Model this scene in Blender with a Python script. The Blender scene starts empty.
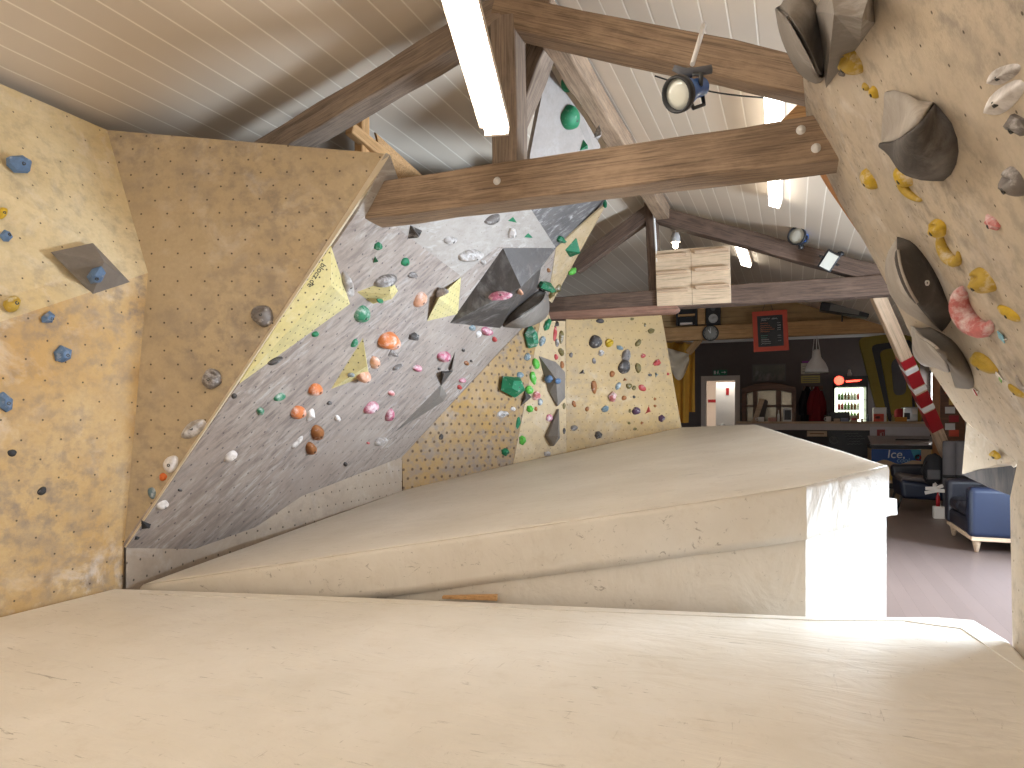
import bpy, bmesh, math, random
from mathutils import Vector, Matrix, noise
from mathutils.bvhtree import BVHTree

# ------------------------------------------------------------------ frame
F, CX, HY, H = 700.0, 512.0, 420.0, 1.15       # focal length (px), principal column, horizon row, eye height (m)
TH = math.radians(22.0)                        # the building's long axis is turned 22 degrees from the view
SC = bpy.context.scene
COL = SC.collection
CAM = Vector((0, 0, H))
FW = Vector((-math.sin(TH), math.cos(TH), 0))
RT = Vector((math.cos(TH), math.sin(TH), 0))
UP = Vector((0, 0, 1))

def ray(x, y):
    return FW + RT * ((x - CX) / F) + UP * ((HY - y) / F)
def P(x, y, d):
    return CAM + ray(x, y) * d
def on_plane(x, y, p, n):
    r = ray(x, y)
    return CAM + r * ((p - CAM).dot(n) / r.dot(n))
def Zp(x, y, z):
    return on_plane(x, y, Vector((0, 0, z)), UP)
def Bp(x, y, b):
    return on_plane(x, y, Vector((0, b, 0)), Vector((0, 1, 0)))
def Ap(x, y, a):
    return on_plane(x, y, Vector((a, 0, 0)), Vector((1, 0, 0)))
def depth(p):
    return (p - CAM).dot(FW)
def newell(pts):
    n = Vector()
    for i, p in enumerate(pts):
        q = pts[(i + 1) % len(pts)]
        n += Vector(((p.y - q.y) * (p.z + q.z), (p.z - q.z) * (p.x + q.x), (p.x - q.x) * (p.y + q.y)))
    return n.normalized()
def plane3(a, b, c):
    n = (b - a).cross(c - a).normalized()
    if n.dot(CAM - a) < 0: n = -n
    return (a, n)

# ------------------------------------------------------------------ materials
MATS = {}
def base_mat(name, col, rough=.6, metal=0, spec=.5):
    m = bpy.data.materials.new(name); m.use_nodes = True
    b = m.node_tree.nodes['Principled BSDF']
    b.inputs['Base Color'].default_value = (*col, 1); b.inputs['Roughness'].default_value = rough
    b.inputs['Metallic'].default_value = metal; b.inputs['Specular IOR Level'].default_value = spec
    MATS[name] = m
    return m, m.node_tree, b
class NT:
    def __init__(s, nt): s.nt = nt; s.l = nt.links
    def n(s, t, **kw):
        nd = s.nt.nodes.new(t)
        for k, v in kw.items(): setattr(nd, k, v)
        return nd
    def link(s, a, b): s.l.new(a, b)
    def math(s, op, a, b=None, c=None, clamp=False):
        nd = s.n('ShaderNodeMath', operation=op); nd.use_clamp = clamp
        for i, v in enumerate((a, b, c)):
            if v is None: continue
            if hasattr(v, 'is_linked'): s.link(v, nd.inputs[i])
            else: nd.inputs[i].default_value = v
        return nd.outputs[0]
    def noise(s, vec, scale, detail=4, rough=.55, dist=0):
        nd = s.n('ShaderNodeTexNoise'); nd.inputs['Scale'].default_value = scale
        nd.inputs['Detail'].default_value = detail; nd.inputs['Roughness'].default_value = rough
        nd.inputs['Distortion'].default_value = dist
        s.link(vec, nd.inputs['Vector']); return nd.outputs['Fac']
    def ramp(s, f, lo, hi, a=0., b=1.):
        nd = s.n('ShaderNodeMapRange'); nd.clamp = True
        s.link(f, nd.inputs[0]); nd.inputs[1].default_value = lo; nd.inputs[2].default_value = hi
        nd.inputs[3].default_value = a; nd.inputs[4].default_value = b; return nd.outputs[0]
    def mix(s, f, a, b):
        nd = s.n('ShaderNodeMix', data_type='RGBA')
        if hasattr(f, 'is_linked'): s.link(f, nd.inputs[0])
        else: nd.inputs[0].default_value = f
        for v, i in ((a, 6), (b, 7)):
            if hasattr(v, 'is_linked'): s.link(v, nd.inputs[i])
            else: nd.inputs[i].default_value = (*v, 1)
        return nd.outputs[2]
    def mapping(s, vec, scale=(1, 1, 1), rot=(0, 0, 0)):
        nd = s.n('ShaderNodeMapping'); s.link(vec, nd.inputs[0])
        nd.inputs['Scale'].default_value = scale; nd.inputs['Rotation'].default_value = rot
        return nd.outputs[0]
    def bump(s, h, strength, dist, bsdf):
        nd = s.n('ShaderNodeBump'); nd.inputs['Strength'].default_value = strength; nd.inputs['Distance'].default_value = dist
        s.link(h, nd.inputs['Height']); s.link(nd.outputs[0], bsdf.inputs['Normal'])
    def coord(s, which):
        return s.n('ShaderNodeTexCoord').outputs[which]
def plain(name, col, rough=.6, metal=0, var=.12, scale=12):
    m, nt, b = base_mat(name, col, rough, metal); t = NT(nt)
    f = t.noise(t.coord('Object'), scale)
    t.link(t.mix(f, tuple(c * (1 - var) for c in col), tuple(min(1, c * (1 + var)) for c in col)), b.inputs['Base Color'])
    return m
def emis(name, col, strength):
    m, nt, b = base_mat(name, (0.8, 0.8, 0.8)); b.inputs['Emission Color'].default_value = (*col, 1)
    b.inputs['Emission Strength'].default_value = strength
    return m
def wall_mat(name, base, alt, chalk=.25, scuff=.3, dots=.1, radius=.0055, row=None, streak=0, dotcol=(.06, .04, .02), scuffcol=(.16, .13, .11), grain=6, co='UV'):
    """textured plywood: resin coat with stains, chalk smears, scuffs and a drilled grid of T-nut holes (UV in metres)"""
    m, nt, b = base_mat(name, base, .75); t = NT(nt)
    uv = t.coord(co)
    big = t.noise(uv, 1.6, 5, .6)
    c = t.mix(t.ramp(big, .35, .65), base, alt)
    fine = t.noise(uv, 45, 3, .7)
    c = t.mix(t.ramp(fine, .3, .75, 0, .35), c, tuple(x * .72 for x in base))
    # scuffs: short dark rubber marks
    ruv = t.mapping(uv, (1, 1, 1), (0, 0, -streak)) if streak else uv
    sv = t.mapping(ruv, (grain * .5, grain * 1.7, 1) if streak else (grain, grain, 1))
    s1 = t.noise(sv, 2.2, 6, .65)
    s2 = t.noise(uv, 1.1, 3)
    sc = t.math('MULTIPLY', t.ramp(s1, .48, .66), t.ramp(s2, .36, .6))
    c = t.mix(t.math('MULTIPLY', sc, scuff), c, scuffcol)
    # broad worn patches, where shoes have rubbed the coat
    wp = t.math('MULTIPLY', t.ramp(t.noise(t.mapping(uv, (.55, .8, 1)), 1.0, 4, .6, .4), .43, .56), t.ramp(t.noise(sv, 1.1, 5, .7), .42, .6))
    c = t.mix(t.math('MULTIPLY', wp, scuff * .9), c, tuple(.5 * x + .5 * y for x, y in zip(scuffcol, (.30, .25, .22))))
    # chalk
    cv = t.mapping(ruv, (1.6, 5, 1) if streak else (1.3, 1.3, 1))
    k1 = t.noise(cv, 3.4, 7, .7, .5); k2 = t.noise(t.mapping(uv, (1, 1, 1), (0, 0, 1)), .9, 2)
    kk = t.math('MULTIPLY', t.ramp(k1, .5, .72), t.ramp(k2, .4, .65))
    c = t.mix(t.math('MULTIPLY', kk, chalk), c, (.86, .83, .8))
    if dots:
        row = row or dots
        sep = t.n('ShaderNodeSeparateXYZ'); t.link(uv, sep.inputs[0])
        v = t.math('DIVIDE', sep.outputs[1], row)
        odd = t.math('MULTIPLY', t.math('MODULO', t.math('ABSOLUTE', t.math('FLOOR', v)), 2.), .5)
        u = t.math('ADD', t.math('DIVIDE', sep.outputs[0], dots), odd)
        fu = t.math('MULTIPLY', t.math('SUBTRACT', t.math('FRACT', u), .5), dots)
        fv = t.math('MULTIPLY', t.math('SUBTRACT', t.math('FRACT', v), .5), row)
        d = t.math('SQRT', t.math('ADD', t.math('MULTIPLY', fu, fu), t.math('MULTIPLY', fv, fv)))
        dm = t.math('SUBTRACT', 1., t.ramp(d, radius * .7, radius * 1.15))
        c = t.mix(t.math('MULTIPLY', dm, .9), c, dotcol)
    t.link(c, b.inputs['Base Color'])
    t.bump(t.math('ADD', t.noise(uv, 160, 2), t.math('MULTIPLY', s1, .5)), .25, .004, b)
    return m
def wood(name, dark, light, rough=.75, scale=3., along=(1, 14, 14), bump=.4):
    m, nt, b = base_mat(name, dark, rough); t = NT(nt)
    o = t.coord('Object')
    g = t.noise(t.mapping(o, along), scale, 8, .68, .6)
    g2 = t.noise(t.mapping(o, (along[0] * .6, along[1] * 4, along[2] * 4)), scale, 4)
    c = t.mix(t.ramp(g, .3, .7), dark, light)
    c = t.mix(t.ramp(g2, .5, .66, 0, .6), c, tuple(x * .35 for x in dark))
    c = t.mix(t.ramp(t.noise(t.mapping(o, (3, 5, 5)), 1.4, 6, .65), .5, .75, 0, .5), c, tuple(min(1, x * 1.25) for x in light))
    t.link(c, b.inputs['Base Color'])
    t.bump(t.math('ADD', g, g2), bump, .01, b)
    return m
def plank_mat(name, col, width, line, axis=0, rough=.6, seamw=.04, var=.06):
    m, nt, b = base_mat(name, col, rough); t = NT(nt)
    o = t.coord('Object')
    sep = t.n('ShaderNodeSeparateXYZ'); t.link(o, sep.inputs[0])
    u = t.math('DIVIDE', sep.outputs[axis], width)
    fr = t.math('FRACT', u)
    d = t.math('ABSOLUTE', t.math('SUBTRACT', fr, .5))
    seam = t.ramp(d, .5 - seamw, .5 - seamw * .5)
    wn = t.n('ShaderNodeTexWhiteNoise', noise_dimensions='1D'); t.link(t.math('FLOOR', u), wn.inputs['W'])
    c = t.mix(wn.outputs[0], tuple(x * (1 - var) for x in col), tuple(min(1, x * (1 + var)) for x in col))
    c = t.mix(t.ramp(t.noise(o, 2.5, 5), .35, .75, 0, .3), c, tuple(x * .85 for x in col))
    c = t.mix(seam, c, line)
    t.link(c, b.inputs['Base Color'])
    t.bump(t.math('SUBTRACT', 1., seam), .3, .006, b)
    return m
def hold_mat(name, col, chalk=.35):
    m, nt, b = base_mat(name, col, .62); t = NT(nt)
    oi = t.n('ShaderNodeObjectInfo')
    va = t.n('ShaderNodeVectorMath', operation='ADD'); t.link(t.coord('Object'), va.inputs[0]); t.link(oi.outputs['Location'], va.inputs[1])
    k = t.noise(va.outputs[0], 18, 5, .65)
    k2 = t.noise(va.outputs[0], 60, 3)
    c = t.mix(t.ramp(k2, .4, .8, 0, .45), col, tuple(x * .55 for x in col))
    c = t.mix(t.ramp(k, .62 - chalk * .3, .8 - chalk * .25, 0, min(1, .35 + chalk * .6)), c, (.8, .76, .74))
    t.link(c, b.inputs['Base Color'])
    t.bump(k2, .2, .004, b)
    return m

TANUP = wall_mat('ply_pale_straw', (.57, .42, .21), (.65, .53, .33), chalk=.5, scuff=.35, dots=.2, row=.1, radius=.0048)
TAN = wall_mat('ply_pale_ochre', (.50, .305, .11), (.58, .42, .22), chalk=.8, scuff=.65, dots=.2, row=.1, radius=.0055)
PLAINT = wall_mat('ply_plain_tan', (.46, .345, .205), (.50, .385, .24), chalk=.3, scuff=.45, dots=.155, row=.08, radius=.006)
GREY = wall_mat('ply_lilac_grey', (.34, .272, .228), (.39, .33, .285), chalk=.5, scuff=.8, dots=.13, row=.11, radius=.0075, streak=.9, dotcol=(.1, .08, .08), scuffcol=(.13, .1, .09))
GREYUP = wall_mat('ply_pale_grey', (.36, .315, .275), (.43, .385, .345), chalk=.4, scuff=.25, dots=.13, row=.11, radius=.004, streak=.3, dotcol=(.1, .08, .08))
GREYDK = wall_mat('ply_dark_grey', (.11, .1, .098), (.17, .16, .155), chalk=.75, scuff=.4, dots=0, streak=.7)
KICK = wall_mat('ply_kicker', (.36, .28, .21), (.42, .34, .26), chalk=.3, scuff=.25, dots=.11, row=.11, radius=.008)
OCHRE = wall_mat('ply_ochre_grid', (.40, .235, .07), (.36, .25, .14), chalk=.2, scuff=.75, dots=.1, row=.09, radius=.0155, dotcol=(.1, .055, .025))
BACKT = wall_mat('ply_far_tan', (.52, .35, .15), (.44, .31, .16), chalk=.2, scuff=.3, dots=.1, row=.1, radius=.008, dotcol=(.22, .14, .06))
STRIP = wall_mat('ply_strip_tan', (.55, .41, .24), (.50, .36, .2), chalk=.3, scuff=.3, dots=.1, row=.1, radius=.006, dotcol=(.22, .14, .06))
RIGHT = wall_mat('ply_right_buff', (.57, .465, .34), (.49, .41, .32), chalk=.45, scuff=.5, dots=.16, row=.11, radius=.0048)
LEMON = wall_mat('ply_lemon_volume', (.62, .52, .22), (.66, .57, .28), chalk=.4, scuff=.2, dots=.07, row=.05, radius=.006)
DARKV = wall_mat('ply_charcoal_volume', (.05, .041, .036), (.085, .073, .067), chalk=.3, scuff=.3, dots=0, co='Object')
MIDV = wall_mat('ply_stone_volume', (.17, .145, .125), (.25, .22, .19), chalk=.4, scuff=.4, dots=0, co='Object')
NAVYV = wall_mat('ply_slate_volume', (.02, .019, .026), (.035, .033, .042), chalk=.15, scuff=.3, dots=0, co='Object')
EDGE = plain('cut_ply_edge', (.6, .5, .36), .7)
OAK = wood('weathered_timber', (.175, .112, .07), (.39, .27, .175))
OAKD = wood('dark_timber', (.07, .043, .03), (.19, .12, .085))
OAKG = wood('greyed_timber', (.17, .122, .09), (.34, .255, .19))
PINE = wood('pine_timber', (.42, .22, .08), (.58, .34, .15), bump=.15)
PALEW = wood('pale_board', (.52, .36, .23), (.66, .48, .33), bump=.1, scale=2)
BROWNW = wood('brown_varnished_wood', (.1, .035, .012), (.2, .08, .03), rough=.4, bump=.1)
ORANGEW = wood('orange_board', (.5, .2, .06), (.62, .3, .11), bump=.1)
CEIL = plank_mat('white_ceiling_boards', (.66, .56, .45), .135, (.85, .77, .66), seamw=.045)
FLOORM = plank_mat('wood_laminate_floor', (.175, .128, .112), .095, (.13, .09, .075), axis=0, rough=.36, seamw=.015, var=.05)
GREYWALL = plain('grey_paint', (.13, .102, .092), .8)
WHITEP = plain('white_paint', (.78, .75, .72), .6, var=.04)
CREAMP = plain('cream_paint', (.7, .6, .52), .6, var=.04)
BLACK = plain('black_plastic', (.015, .015, .017), .45)
DARKM = plain('dark_metal', (.06, .06, .06), .4, .6)
STEEL = plain('steel', (.55, .55, .55), .3, 1)
BLUEP = plain('blue_lamp_paint', (.05, .16, .5), .35)
REDP = plain('red_paint', (.62, .07, .03), .5)
REDT = plain('red_tape', (.36, .012, .018), .45)
WHITET = plain('white_tape', (.8, .77, .75), .5)
LENS = plain('lens_glass', (.62, .62, .55), .15)
OLIVEY = plain('olive_yellow_pad', (.26, .2, .02), .6)
GREYF = plain('grey_fabric', (.12, .12, .13), .8)
NAVY = plain('navy_leather', (.011, .018, .042), .35)
BLKL = plain('black_leather', (.015, .015, .025), .35)
YCLOTH = plain('yellow_cloth', (.62, .31, .035), .85)
WCLOTH = plain('cream_cloth', (.78, .64, .46), .85)
TUBE = emis('fluorescent_tube', (1, .92, .8), 19.)
FILLTUBE = emis('fill_tube_rear', (1, .92, .8), 16.)  # for the unseen fill fittings behind the camera
TUBE2 = emis('fluorescent_tube_far', (1, .95, .85), 5.)

def mat_mat():
    m, nt, b = base_mat('cream_vinyl', (.74, .64, .5), .42); t = NT(nt)
    o = t.coord('Object')
    c = t.mix(t.ramp(t.noise(o, 1.3, 6, .6), .35, .7), (.72, .66, .58), (.61, .545, .455))
    sc = t.noise(t.mapping(o, (2, 16, 6), (0, 0, .5)), 3.0, 7, .72, 1.2)
    sm = t.noise(o, 2.2, 2)
    c = t.mix(t.math('MULTIPLY', t.ramp(sc, .61, .66, 0, .7), t.ramp(sm, .40, .56)), c, (.22, .17, .12))
    sc2 = t.noise(t.mapping(o, (14, 2, 6), (0, 0, .2)), 3.3, 7, .72, 1.0)
    c = t.mix(t.ramp(sc2, .64, .69, 0, .5), c, (.25, .19, .14))
    c = t.mix(t.ramp(t.noise(o, 9, 6, .7), .55, .8, 0, .4), c, (.5, .41, .3))
    t.link(c, b.inputs['Base Color'])
    wr = t.noise(t.mapping(o, (1, 2.5, 1), (0, 0, .3)), 2.2, 5, .55, .8)
    t.bump(wr, .35, .05, b)
    return m
VINYL = mat_mat()

HC = {}
for nm, col, ck in (('blue', (.10, .17, .29), .12), ('yellow', (.52, .33, .012), .25), ('black', (.025, .026, .03), .1),
                    ('grey', (.17, .145, .13), .4), ('stone', (.33, .29, .26), .6), ('white', (.58, .53, .5), .8), ('green', (.008, .17, .07), .2),
                    ('greenc', (.03, .2, .1), .4), ('lime', (.1, .42, .05), .25), ('pink', (.5, .13, .2), .55), ('red', (.45, .06, .055), .25),
                    ('orange', (.62, .13, .02), .3), ('orangec', (.66, .2, .06), .45), ('peach', (.62, .32, .2), .4), ('brown', (.3, .11, .03), .2),
                    ('olive', (.16, .12, .035), .3), ('teal', (.14, .2, .22), .45), ('purple', (.08, .035, .07), .3), ('dark', (.06, .05, .045), .3),
                    ('mustard', (.45, .29, .03), .25), ('rose', (.52, .15, .14), .6)):
    HC[nm] = hold_mat('resin_' + nm, col, ck)

# ------------------------------------------------------------------ mesh building
class MB:
    def __init__(s): s.v = []; s.f = []; s.sm = []
    def add(s, vs, fs, smooth=False):
        k = len(s.v); s.v += [Vector(v) for v in vs]
        for f in fs: s.f.append(tuple(i + k for i in f)); s.sm.append(smooth)
        return s
    def box(s, a0, a1, b0, b1, z0, z1):
        vs = [(a, b, z) for z in (z0, z1) for b in (b0, b1) for a in (a0, a1)]
        return s.add(vs, [(0, 2, 3, 1), (4, 5, 7, 6), (0, 1, 5, 4), (2, 6, 7, 3), (0, 4, 6, 2), (1, 3, 7, 5)])
    def obox(s, c, ax, ay, az):
        """oriented box: centre and three half axes"""
        c = Vector(c); ax = Vector(ax); ay = Vector(ay); az = Vector(az)
        vs = [c + ax * i + ay * j + az * k for k in (-1, 1) for j in (-1, 1) for i in (-1, 1)]
        return s.add(vs, [(0, 2, 3, 1), (4, 5, 7, 6), (0, 1, 5, 4), (2, 6, 7, 3), (0, 4, 6, 2), (1, 3, 7, 5)])
    def prism(s, pts, off):
        pts = [Vector(p) for p in pts]; n = len(pts)
        vs = pts + [p + Vector(off) for p in pts]
        fs = [tuple(range(n)), tuple(range(2 * n - 1, n - 1, -1))] + [(i, i + n, (i + 1) % n + n, (i + 1) % n) for i in range(n)]
        return s.add(vs, fs)
    def tube(s, path, r, seg=10, cap=True):
        path = [Vector(p) for p in path]; n = len(path)
        rs = r if isinstance(r, (list, tuple)) else [r] * n
        vs = []; up = None
        for i, p in enumerate(path):
            t = (path[min(i + 1, n - 1)] - path[max(i - 1, 0)]).normalized()
            if up is None: up = t.orthogonal().normalized()
            up = (up - t * up.dot(t)).normalized(); w = t.cross(up)
            for k in range(seg):
                a = 2 * math.pi * k / seg
                vs.append(p + (up * math.cos(a) + w * math.sin(a)) * rs[i])
        fs = [(i * seg + k, i * seg + (k + 1) % seg, (i + 1) * seg + (k + 1) % seg, (i + 1) * seg + k) for i in range(n - 1) for k in range(seg)]
        s.add(vs, fs, True)
        if cap:
            k0 = len(s.v) - len(vs)
            s.f.append(tuple(k0 + k for k in range(seg - 1, -1, -1))); s.sm.append(False)
            s.f.append(tuple(k0 + (n - 1) * seg + k for k in range(seg))); s.sm.append(False)
        return s
    def lathe(s, c, axis, prof, seg=20, smooth=True):
        """prof: (distance along axis, radius)"""
        c = Vector(c); axis = Vector(axis).normalized(); u = axis.orthogonal().normalized(); w = axis.cross(u)
        vs = []
        for h, r in prof:
            for k in range(seg):
                a = 2 * math.pi * k / seg
                vs.append(c + axis * h + (u * math.cos(a) + w * math.sin(a)) * max(r, 1e-4))
        n = len(prof)
        fs = [(i * seg + k, i * seg + (k + 1) % seg, (i + 1) * seg + (k + 1) % seg, (i + 1) * seg + k) for i in range(n - 1) for k in range(seg)]
        s.add(vs, fs, smooth)
        k0 = len(s.v) - len(vs)
        s.f.append(tuple(k0 + k for k in range(seg - 1, -1, -1))); s.sm.append(False)
        s.f.append(tuple(k0 + (n - 1) * seg + k for k in range(seg))); s.sm.append(False)
        return s
    def grid(s, fn, nu, nv, smooth=True):
        vs = [fn(i / nu, j / nv) for j in range(nv + 1) for i in range(nu + 1)]
        fs = [(j * (nu + 1) + i, j * (nu + 1) + i + 1, (j + 1) * (nu + 1) + i + 1, (j + 1) * (nu + 1) + i) for j in range(nv) for i in range(nu)]
        return s.add(vs, fs, smooth)

SURF = []      # bvh trees of everything holds can be bolted to
def wloc(o):
    v = Vector()
    while o: v += o.location; o = o.parent
    return v
def link(o, parent=None):
    COL.objects.link(o)
    if parent: o.parent = parent
    return o
def mesh_from(name, mb, mat, origin, uvn=None, fix=True):
    me = bpy.data.meshes.new(name)
    me.from_pydata([v - origin for v in mb.v], [], mb.f)
    me.materials.append(mat)
    me.polygons.foreach_set('use_smooth', mb.sm)
    if fix:
        bm = bmesh.new(); bm.from_mesh(me); bmesh.ops.recalc_face_normals(bm, faces=bm.faces); bm.to_mesh(me); bm.free()
    if uvn is not None:
        per_face = isinstance(uvn, str)
        n = Vector((0, -1, 0)) if per_face else Vector(uvn); t1 = UP.cross(n)
        t1 = t1.normalized() if t1.length > .05 else Vector((1, 0, 0))
        t2 = n.cross(t1).normalized()
        uv = me.uv_layers.new(name='UVMap')
        for po in me.polygons:
            if per_face and abs(po.normal.z) < .98:
                t1 = UP.cross(po.normal).normalized(); t2 = po.normal.cross(t1).normalized()
            for li in po.loop_indices:
                p = me.vertices[me.loops[li].vertex_index].co + origin
                uv.data[li].uv = (p.dot(t1) + 50, p.dot(t2) + 50)
    me.update()
    return me
def thing(name, label, cat, loc, group=None):
    o = bpy.data.objects.new(name, None); o.location = loc; o.empty_display_size = .1
    link(o); o['label'] = label; o['category'] = cat
    if group: o['group'] = group
    return o
def part(name, mb, mat, parent, bevel=0, uvn=None, label=None, sub=0, seg=2):
    me = mesh_from(name, mb, mat, wloc(parent), uvn)
    o = link(bpy.data.objects.new(name, me), parent)
    if bevel:
        m = o.modifiers.new('bevel', 'BEVEL'); m.width = bevel; m.segments = seg; m.limit_method = 'ANGLE'
    if sub:
        m = o.modifiers.new('sub', 'SUBSURF'); m.levels = m.render_levels = sub
    if label: o['label'] = label
    return o
def base_of(mb):
    xs = [v.x for v in mb.v]; ys = [v.y for v in mb.v]; zs = [v.z for v in mb.v]
    return Vector(((min(xs) + max(xs)) / 2, (min(ys) + max(ys)) / 2, min(zs)))
def solo(name, mb, mat, label, cat, group=None, bevel=0, uvn=None, seg=2, kind=None):
    org = base_of(mb)
    me = mesh_from(name, mb, mat, org, uvn)
    o = link(bpy.data.objects.new(name, me)); o.location = org
    if bevel:
        m = o.modifiers.new('bevel', 'BEVEL'); m.width = bevel; m.segments = seg; m.limit_method = 'ANGLE'
    if kind: o['kind'] = kind
    else:
        o['label'] = label; o['category'] = cat
        if group: o['group'] = group
    return o
def struct(name, mb, mat, uvn=None, parent=None, bevel=0):
    if parent: return part(name, mb, mat, parent, bevel, uvn)
    return solo(name, mb, mat, None, None, kind='structure', uvn=uvn, bevel=bevel)
def beam(name, p0, p1, w, h, mat, parent=None, up=UP, label=None, cat=None, bevel=.012, wob=.006, group=None, seed=1):
    """a sawn timber as its own object with local X along its length"""
    p0 = Vector(p0); p1 = Vector(p1); L = (p1 - p0).length
    x = (p1 - p0).normalized(); y = Vector(up).cross(x).normalized(); z = x.cross(y)
    n = max(4, int(L / .25)); vs = []; fs = []
    rnd = random.Random(seed)
    for i in range(n + 1):
        jx = [rnd.uniform(-wob, wob) for _ in range(4)]
        for k, (sy, sz) in enumerate(((-1, -1), (1, -1), (1, 1), (-1, 1))):
            vs.append((L * i / n, sy * w / 2 + jx[k], sz * h / 2 + jx[(k + 1) % 4]))
    for i in range(n):
        for k in range(4): fs.append((i * 4 + k, i * 4 + (k + 1) % 4, (i + 1) * 4 + (k + 1) % 4, (i + 1) * 4 + k))
    fs += [(3, 2, 1, 0), (n * 4, n * 4 + 1, n * 4 + 2, n * 4 + 3)]
    me = bpy.data.meshes.new(name); me.from_pydata(vs, [], fs); me.materials.append(mat)
    bm = bmesh.new(); bm.from_mesh(me); bmesh.ops.recalc_face_normals(bm, faces=bm.faces); bm.to_mesh(me); bm.free()
    o = link(bpy.data.objects.new(name, me), parent)
    R = Matrix((x, y, z)).transposed()
    o.rotation_euler = R.to_euler(); o.location = p0 - (wloc(parent) if parent else Vector())
    if bevel:
        m = o.modifiers.new('bevel', 'BEVEL'); m.width = bevel; m.segments = 2; m.limit_method = 'ANGLE'
    if label:
        o['label'] = label
        if not parent: o['category'] = cat
    if group: o['group'] = group
    return o
def text_mesh(name, body, size, mat, origin, xdir, ydir, parent, depth=.002, shear=0, align='CENTER', label=None):
    cu = bpy.data.curves.new(name, 'FONT'); cu.body = body; cu.size = size; cu.extrude = depth; cu.align_x = align; cu.align_y = 'CENTER'; cu.shear = shear
    tmp = bpy.data.objects.new(name, cu); COL.objects.link(tmp)
    dg = bpy.context.evaluated_depsgraph_get()
    me = bpy.data.meshes.new_from_object(tmp.evaluated_get(dg)); bpy.data.objects.remove(tmp)
    x = Vector(xdir).normalized(); n = x.cross(Vector(ydir)).normalized(); y = n.cross(x)
    M = Matrix.Translation(Vector(origin) - wloc(parent)) @ Matrix((x, y, n)).transposed().to_4x4()
    me.transform(M); me.materials.clear(); me.materials.append(mat); me.name = name
    o = link(bpy.data.objects.new(name, me), parent)
    if label: o['label'] = label
    return o
def register(o, polys=None):
    me = o.data; off = wloc(o)
    SURF.append(BVHTree.FromPolygons([v.co + off for v in me.vertices], [tuple(p.vertices) for p in me.polygons]))
def panel(name, pts, mat, parent, thick=.03, reg=True, uvn=None, off=None, label=None):
    n = newell(pts)
    if n.dot(CAM - pts[0]) < 0: n = -n
    mb = MB().prism(pts, -n * thick if off is None else off)
    # triangulated so that a folded panel keeps its folds
    o = part(name, mb, mat, parent, uvn=uvn or n, label=label)
    if reg: register(o)
    return o

# ------------------------------------------------------------------ camera
cam = bpy.data.cameras.new('camera'); co = bpy.data.objects.new('camera', cam); COL.objects.link(co)
co.location = CAM; co.rotation_euler = (math.pi / 2, 0, TH)
cam.sensor_width = 36; cam.lens = F / 1024 * 36; cam.shift_y = (HY - 384) / 1024; cam.clip_start = .05
SC.camera = co

# ------------------------------------------------------------------ room shell
AL, AR, B0, BB = -4.05, 2.4, -1.2, 15.6          # left wall, right wall, open end, bar wall
RIDGE_A, RIDGE_Z, SL, SR = -1.5, 3.62, .29, .375
def zl(a): return RIDGE_Z - SL * (RIDGE_A - a)
def zr(a): return RIDGE_Z - SR * (a - RIDGE_A)
struct('floor', MB().box(AL - .1, AR + .1, B0, BB + .1, -.08, 0), FLOORM)
struct('ceiling', MB().prism([(AL - .1, B0, zl(AL - .1)), (RIDGE_A, B0, RIDGE_Z), (RIDGE_A, B0, RIDGE_Z + .06), (AL - .1, B0, zl(AL - .1) + .06)], (0, 12.3 - B0, 0)), CEIL)
struct('ceiling', MB().prism([(AR + .1, B0, zr(AR + .1)), (RIDGE_A, B0, RIDGE_Z), (RIDGE_A, B0, RIDGE_Z + .06), (AR + .1, B0, zr(AR + .1) + .06)], (0, 12.3 - B0, 0)), CEIL)
struct('wall_left', MB().box(AL - .1, AL, B0, BB, 0, zl(AL) + .02), WHITEP)
# right wall with a long window beside the sofa side of the mats and a small one in the bar corner
wr = MB()
W1 = (3.9, 6.4, .5, 1.75); W2 = (14.9, 15.5, 1.35, 2.1)
wr.box(AR, AR + .12, 3.75, W1[0], 0, 2.0).box(AR, AR + .12, W1[1], W2[0], 0, 2.9).box(AR, AR + .12, W2[1], BB, 0, 2.9)
wr.box(AR, AR + .12, W1[0], W1[1], 0, W1[2]).box(AR, AR + .12, W1[0], W1[1], W1[3], 2.0)
wr.box(AR, AR + .12, W2[0], W2[1], 0, W2[2]).box(AR, AR + .12, W2[0], W2[1], W2[3], 2.9)
struct('wall_right', wr, CREAMP)
for i, (b0, b1, z0, z1) in enumerate((W1, W2)):
    fr = MB(); w = .05
    fr.box(AR + .02, AR + .08, b0, b0 + w, z0, z1).box(AR + .02, AR + .08, b1 - w, b1, z0, z1)
    fr.box(AR + .02, AR + .08, b0, b1, z0, z0 + w).box(AR + .02, AR + .08, b0, b1, z1 - w, z1)
    fr.box(AR + .02, AR + .08, (b0 + b1) / 2 - .03, (b0 + b1) / 2 + .03, z0, z1)
    struct('window_%d' % (i + 1), fr, WHITEP)

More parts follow.
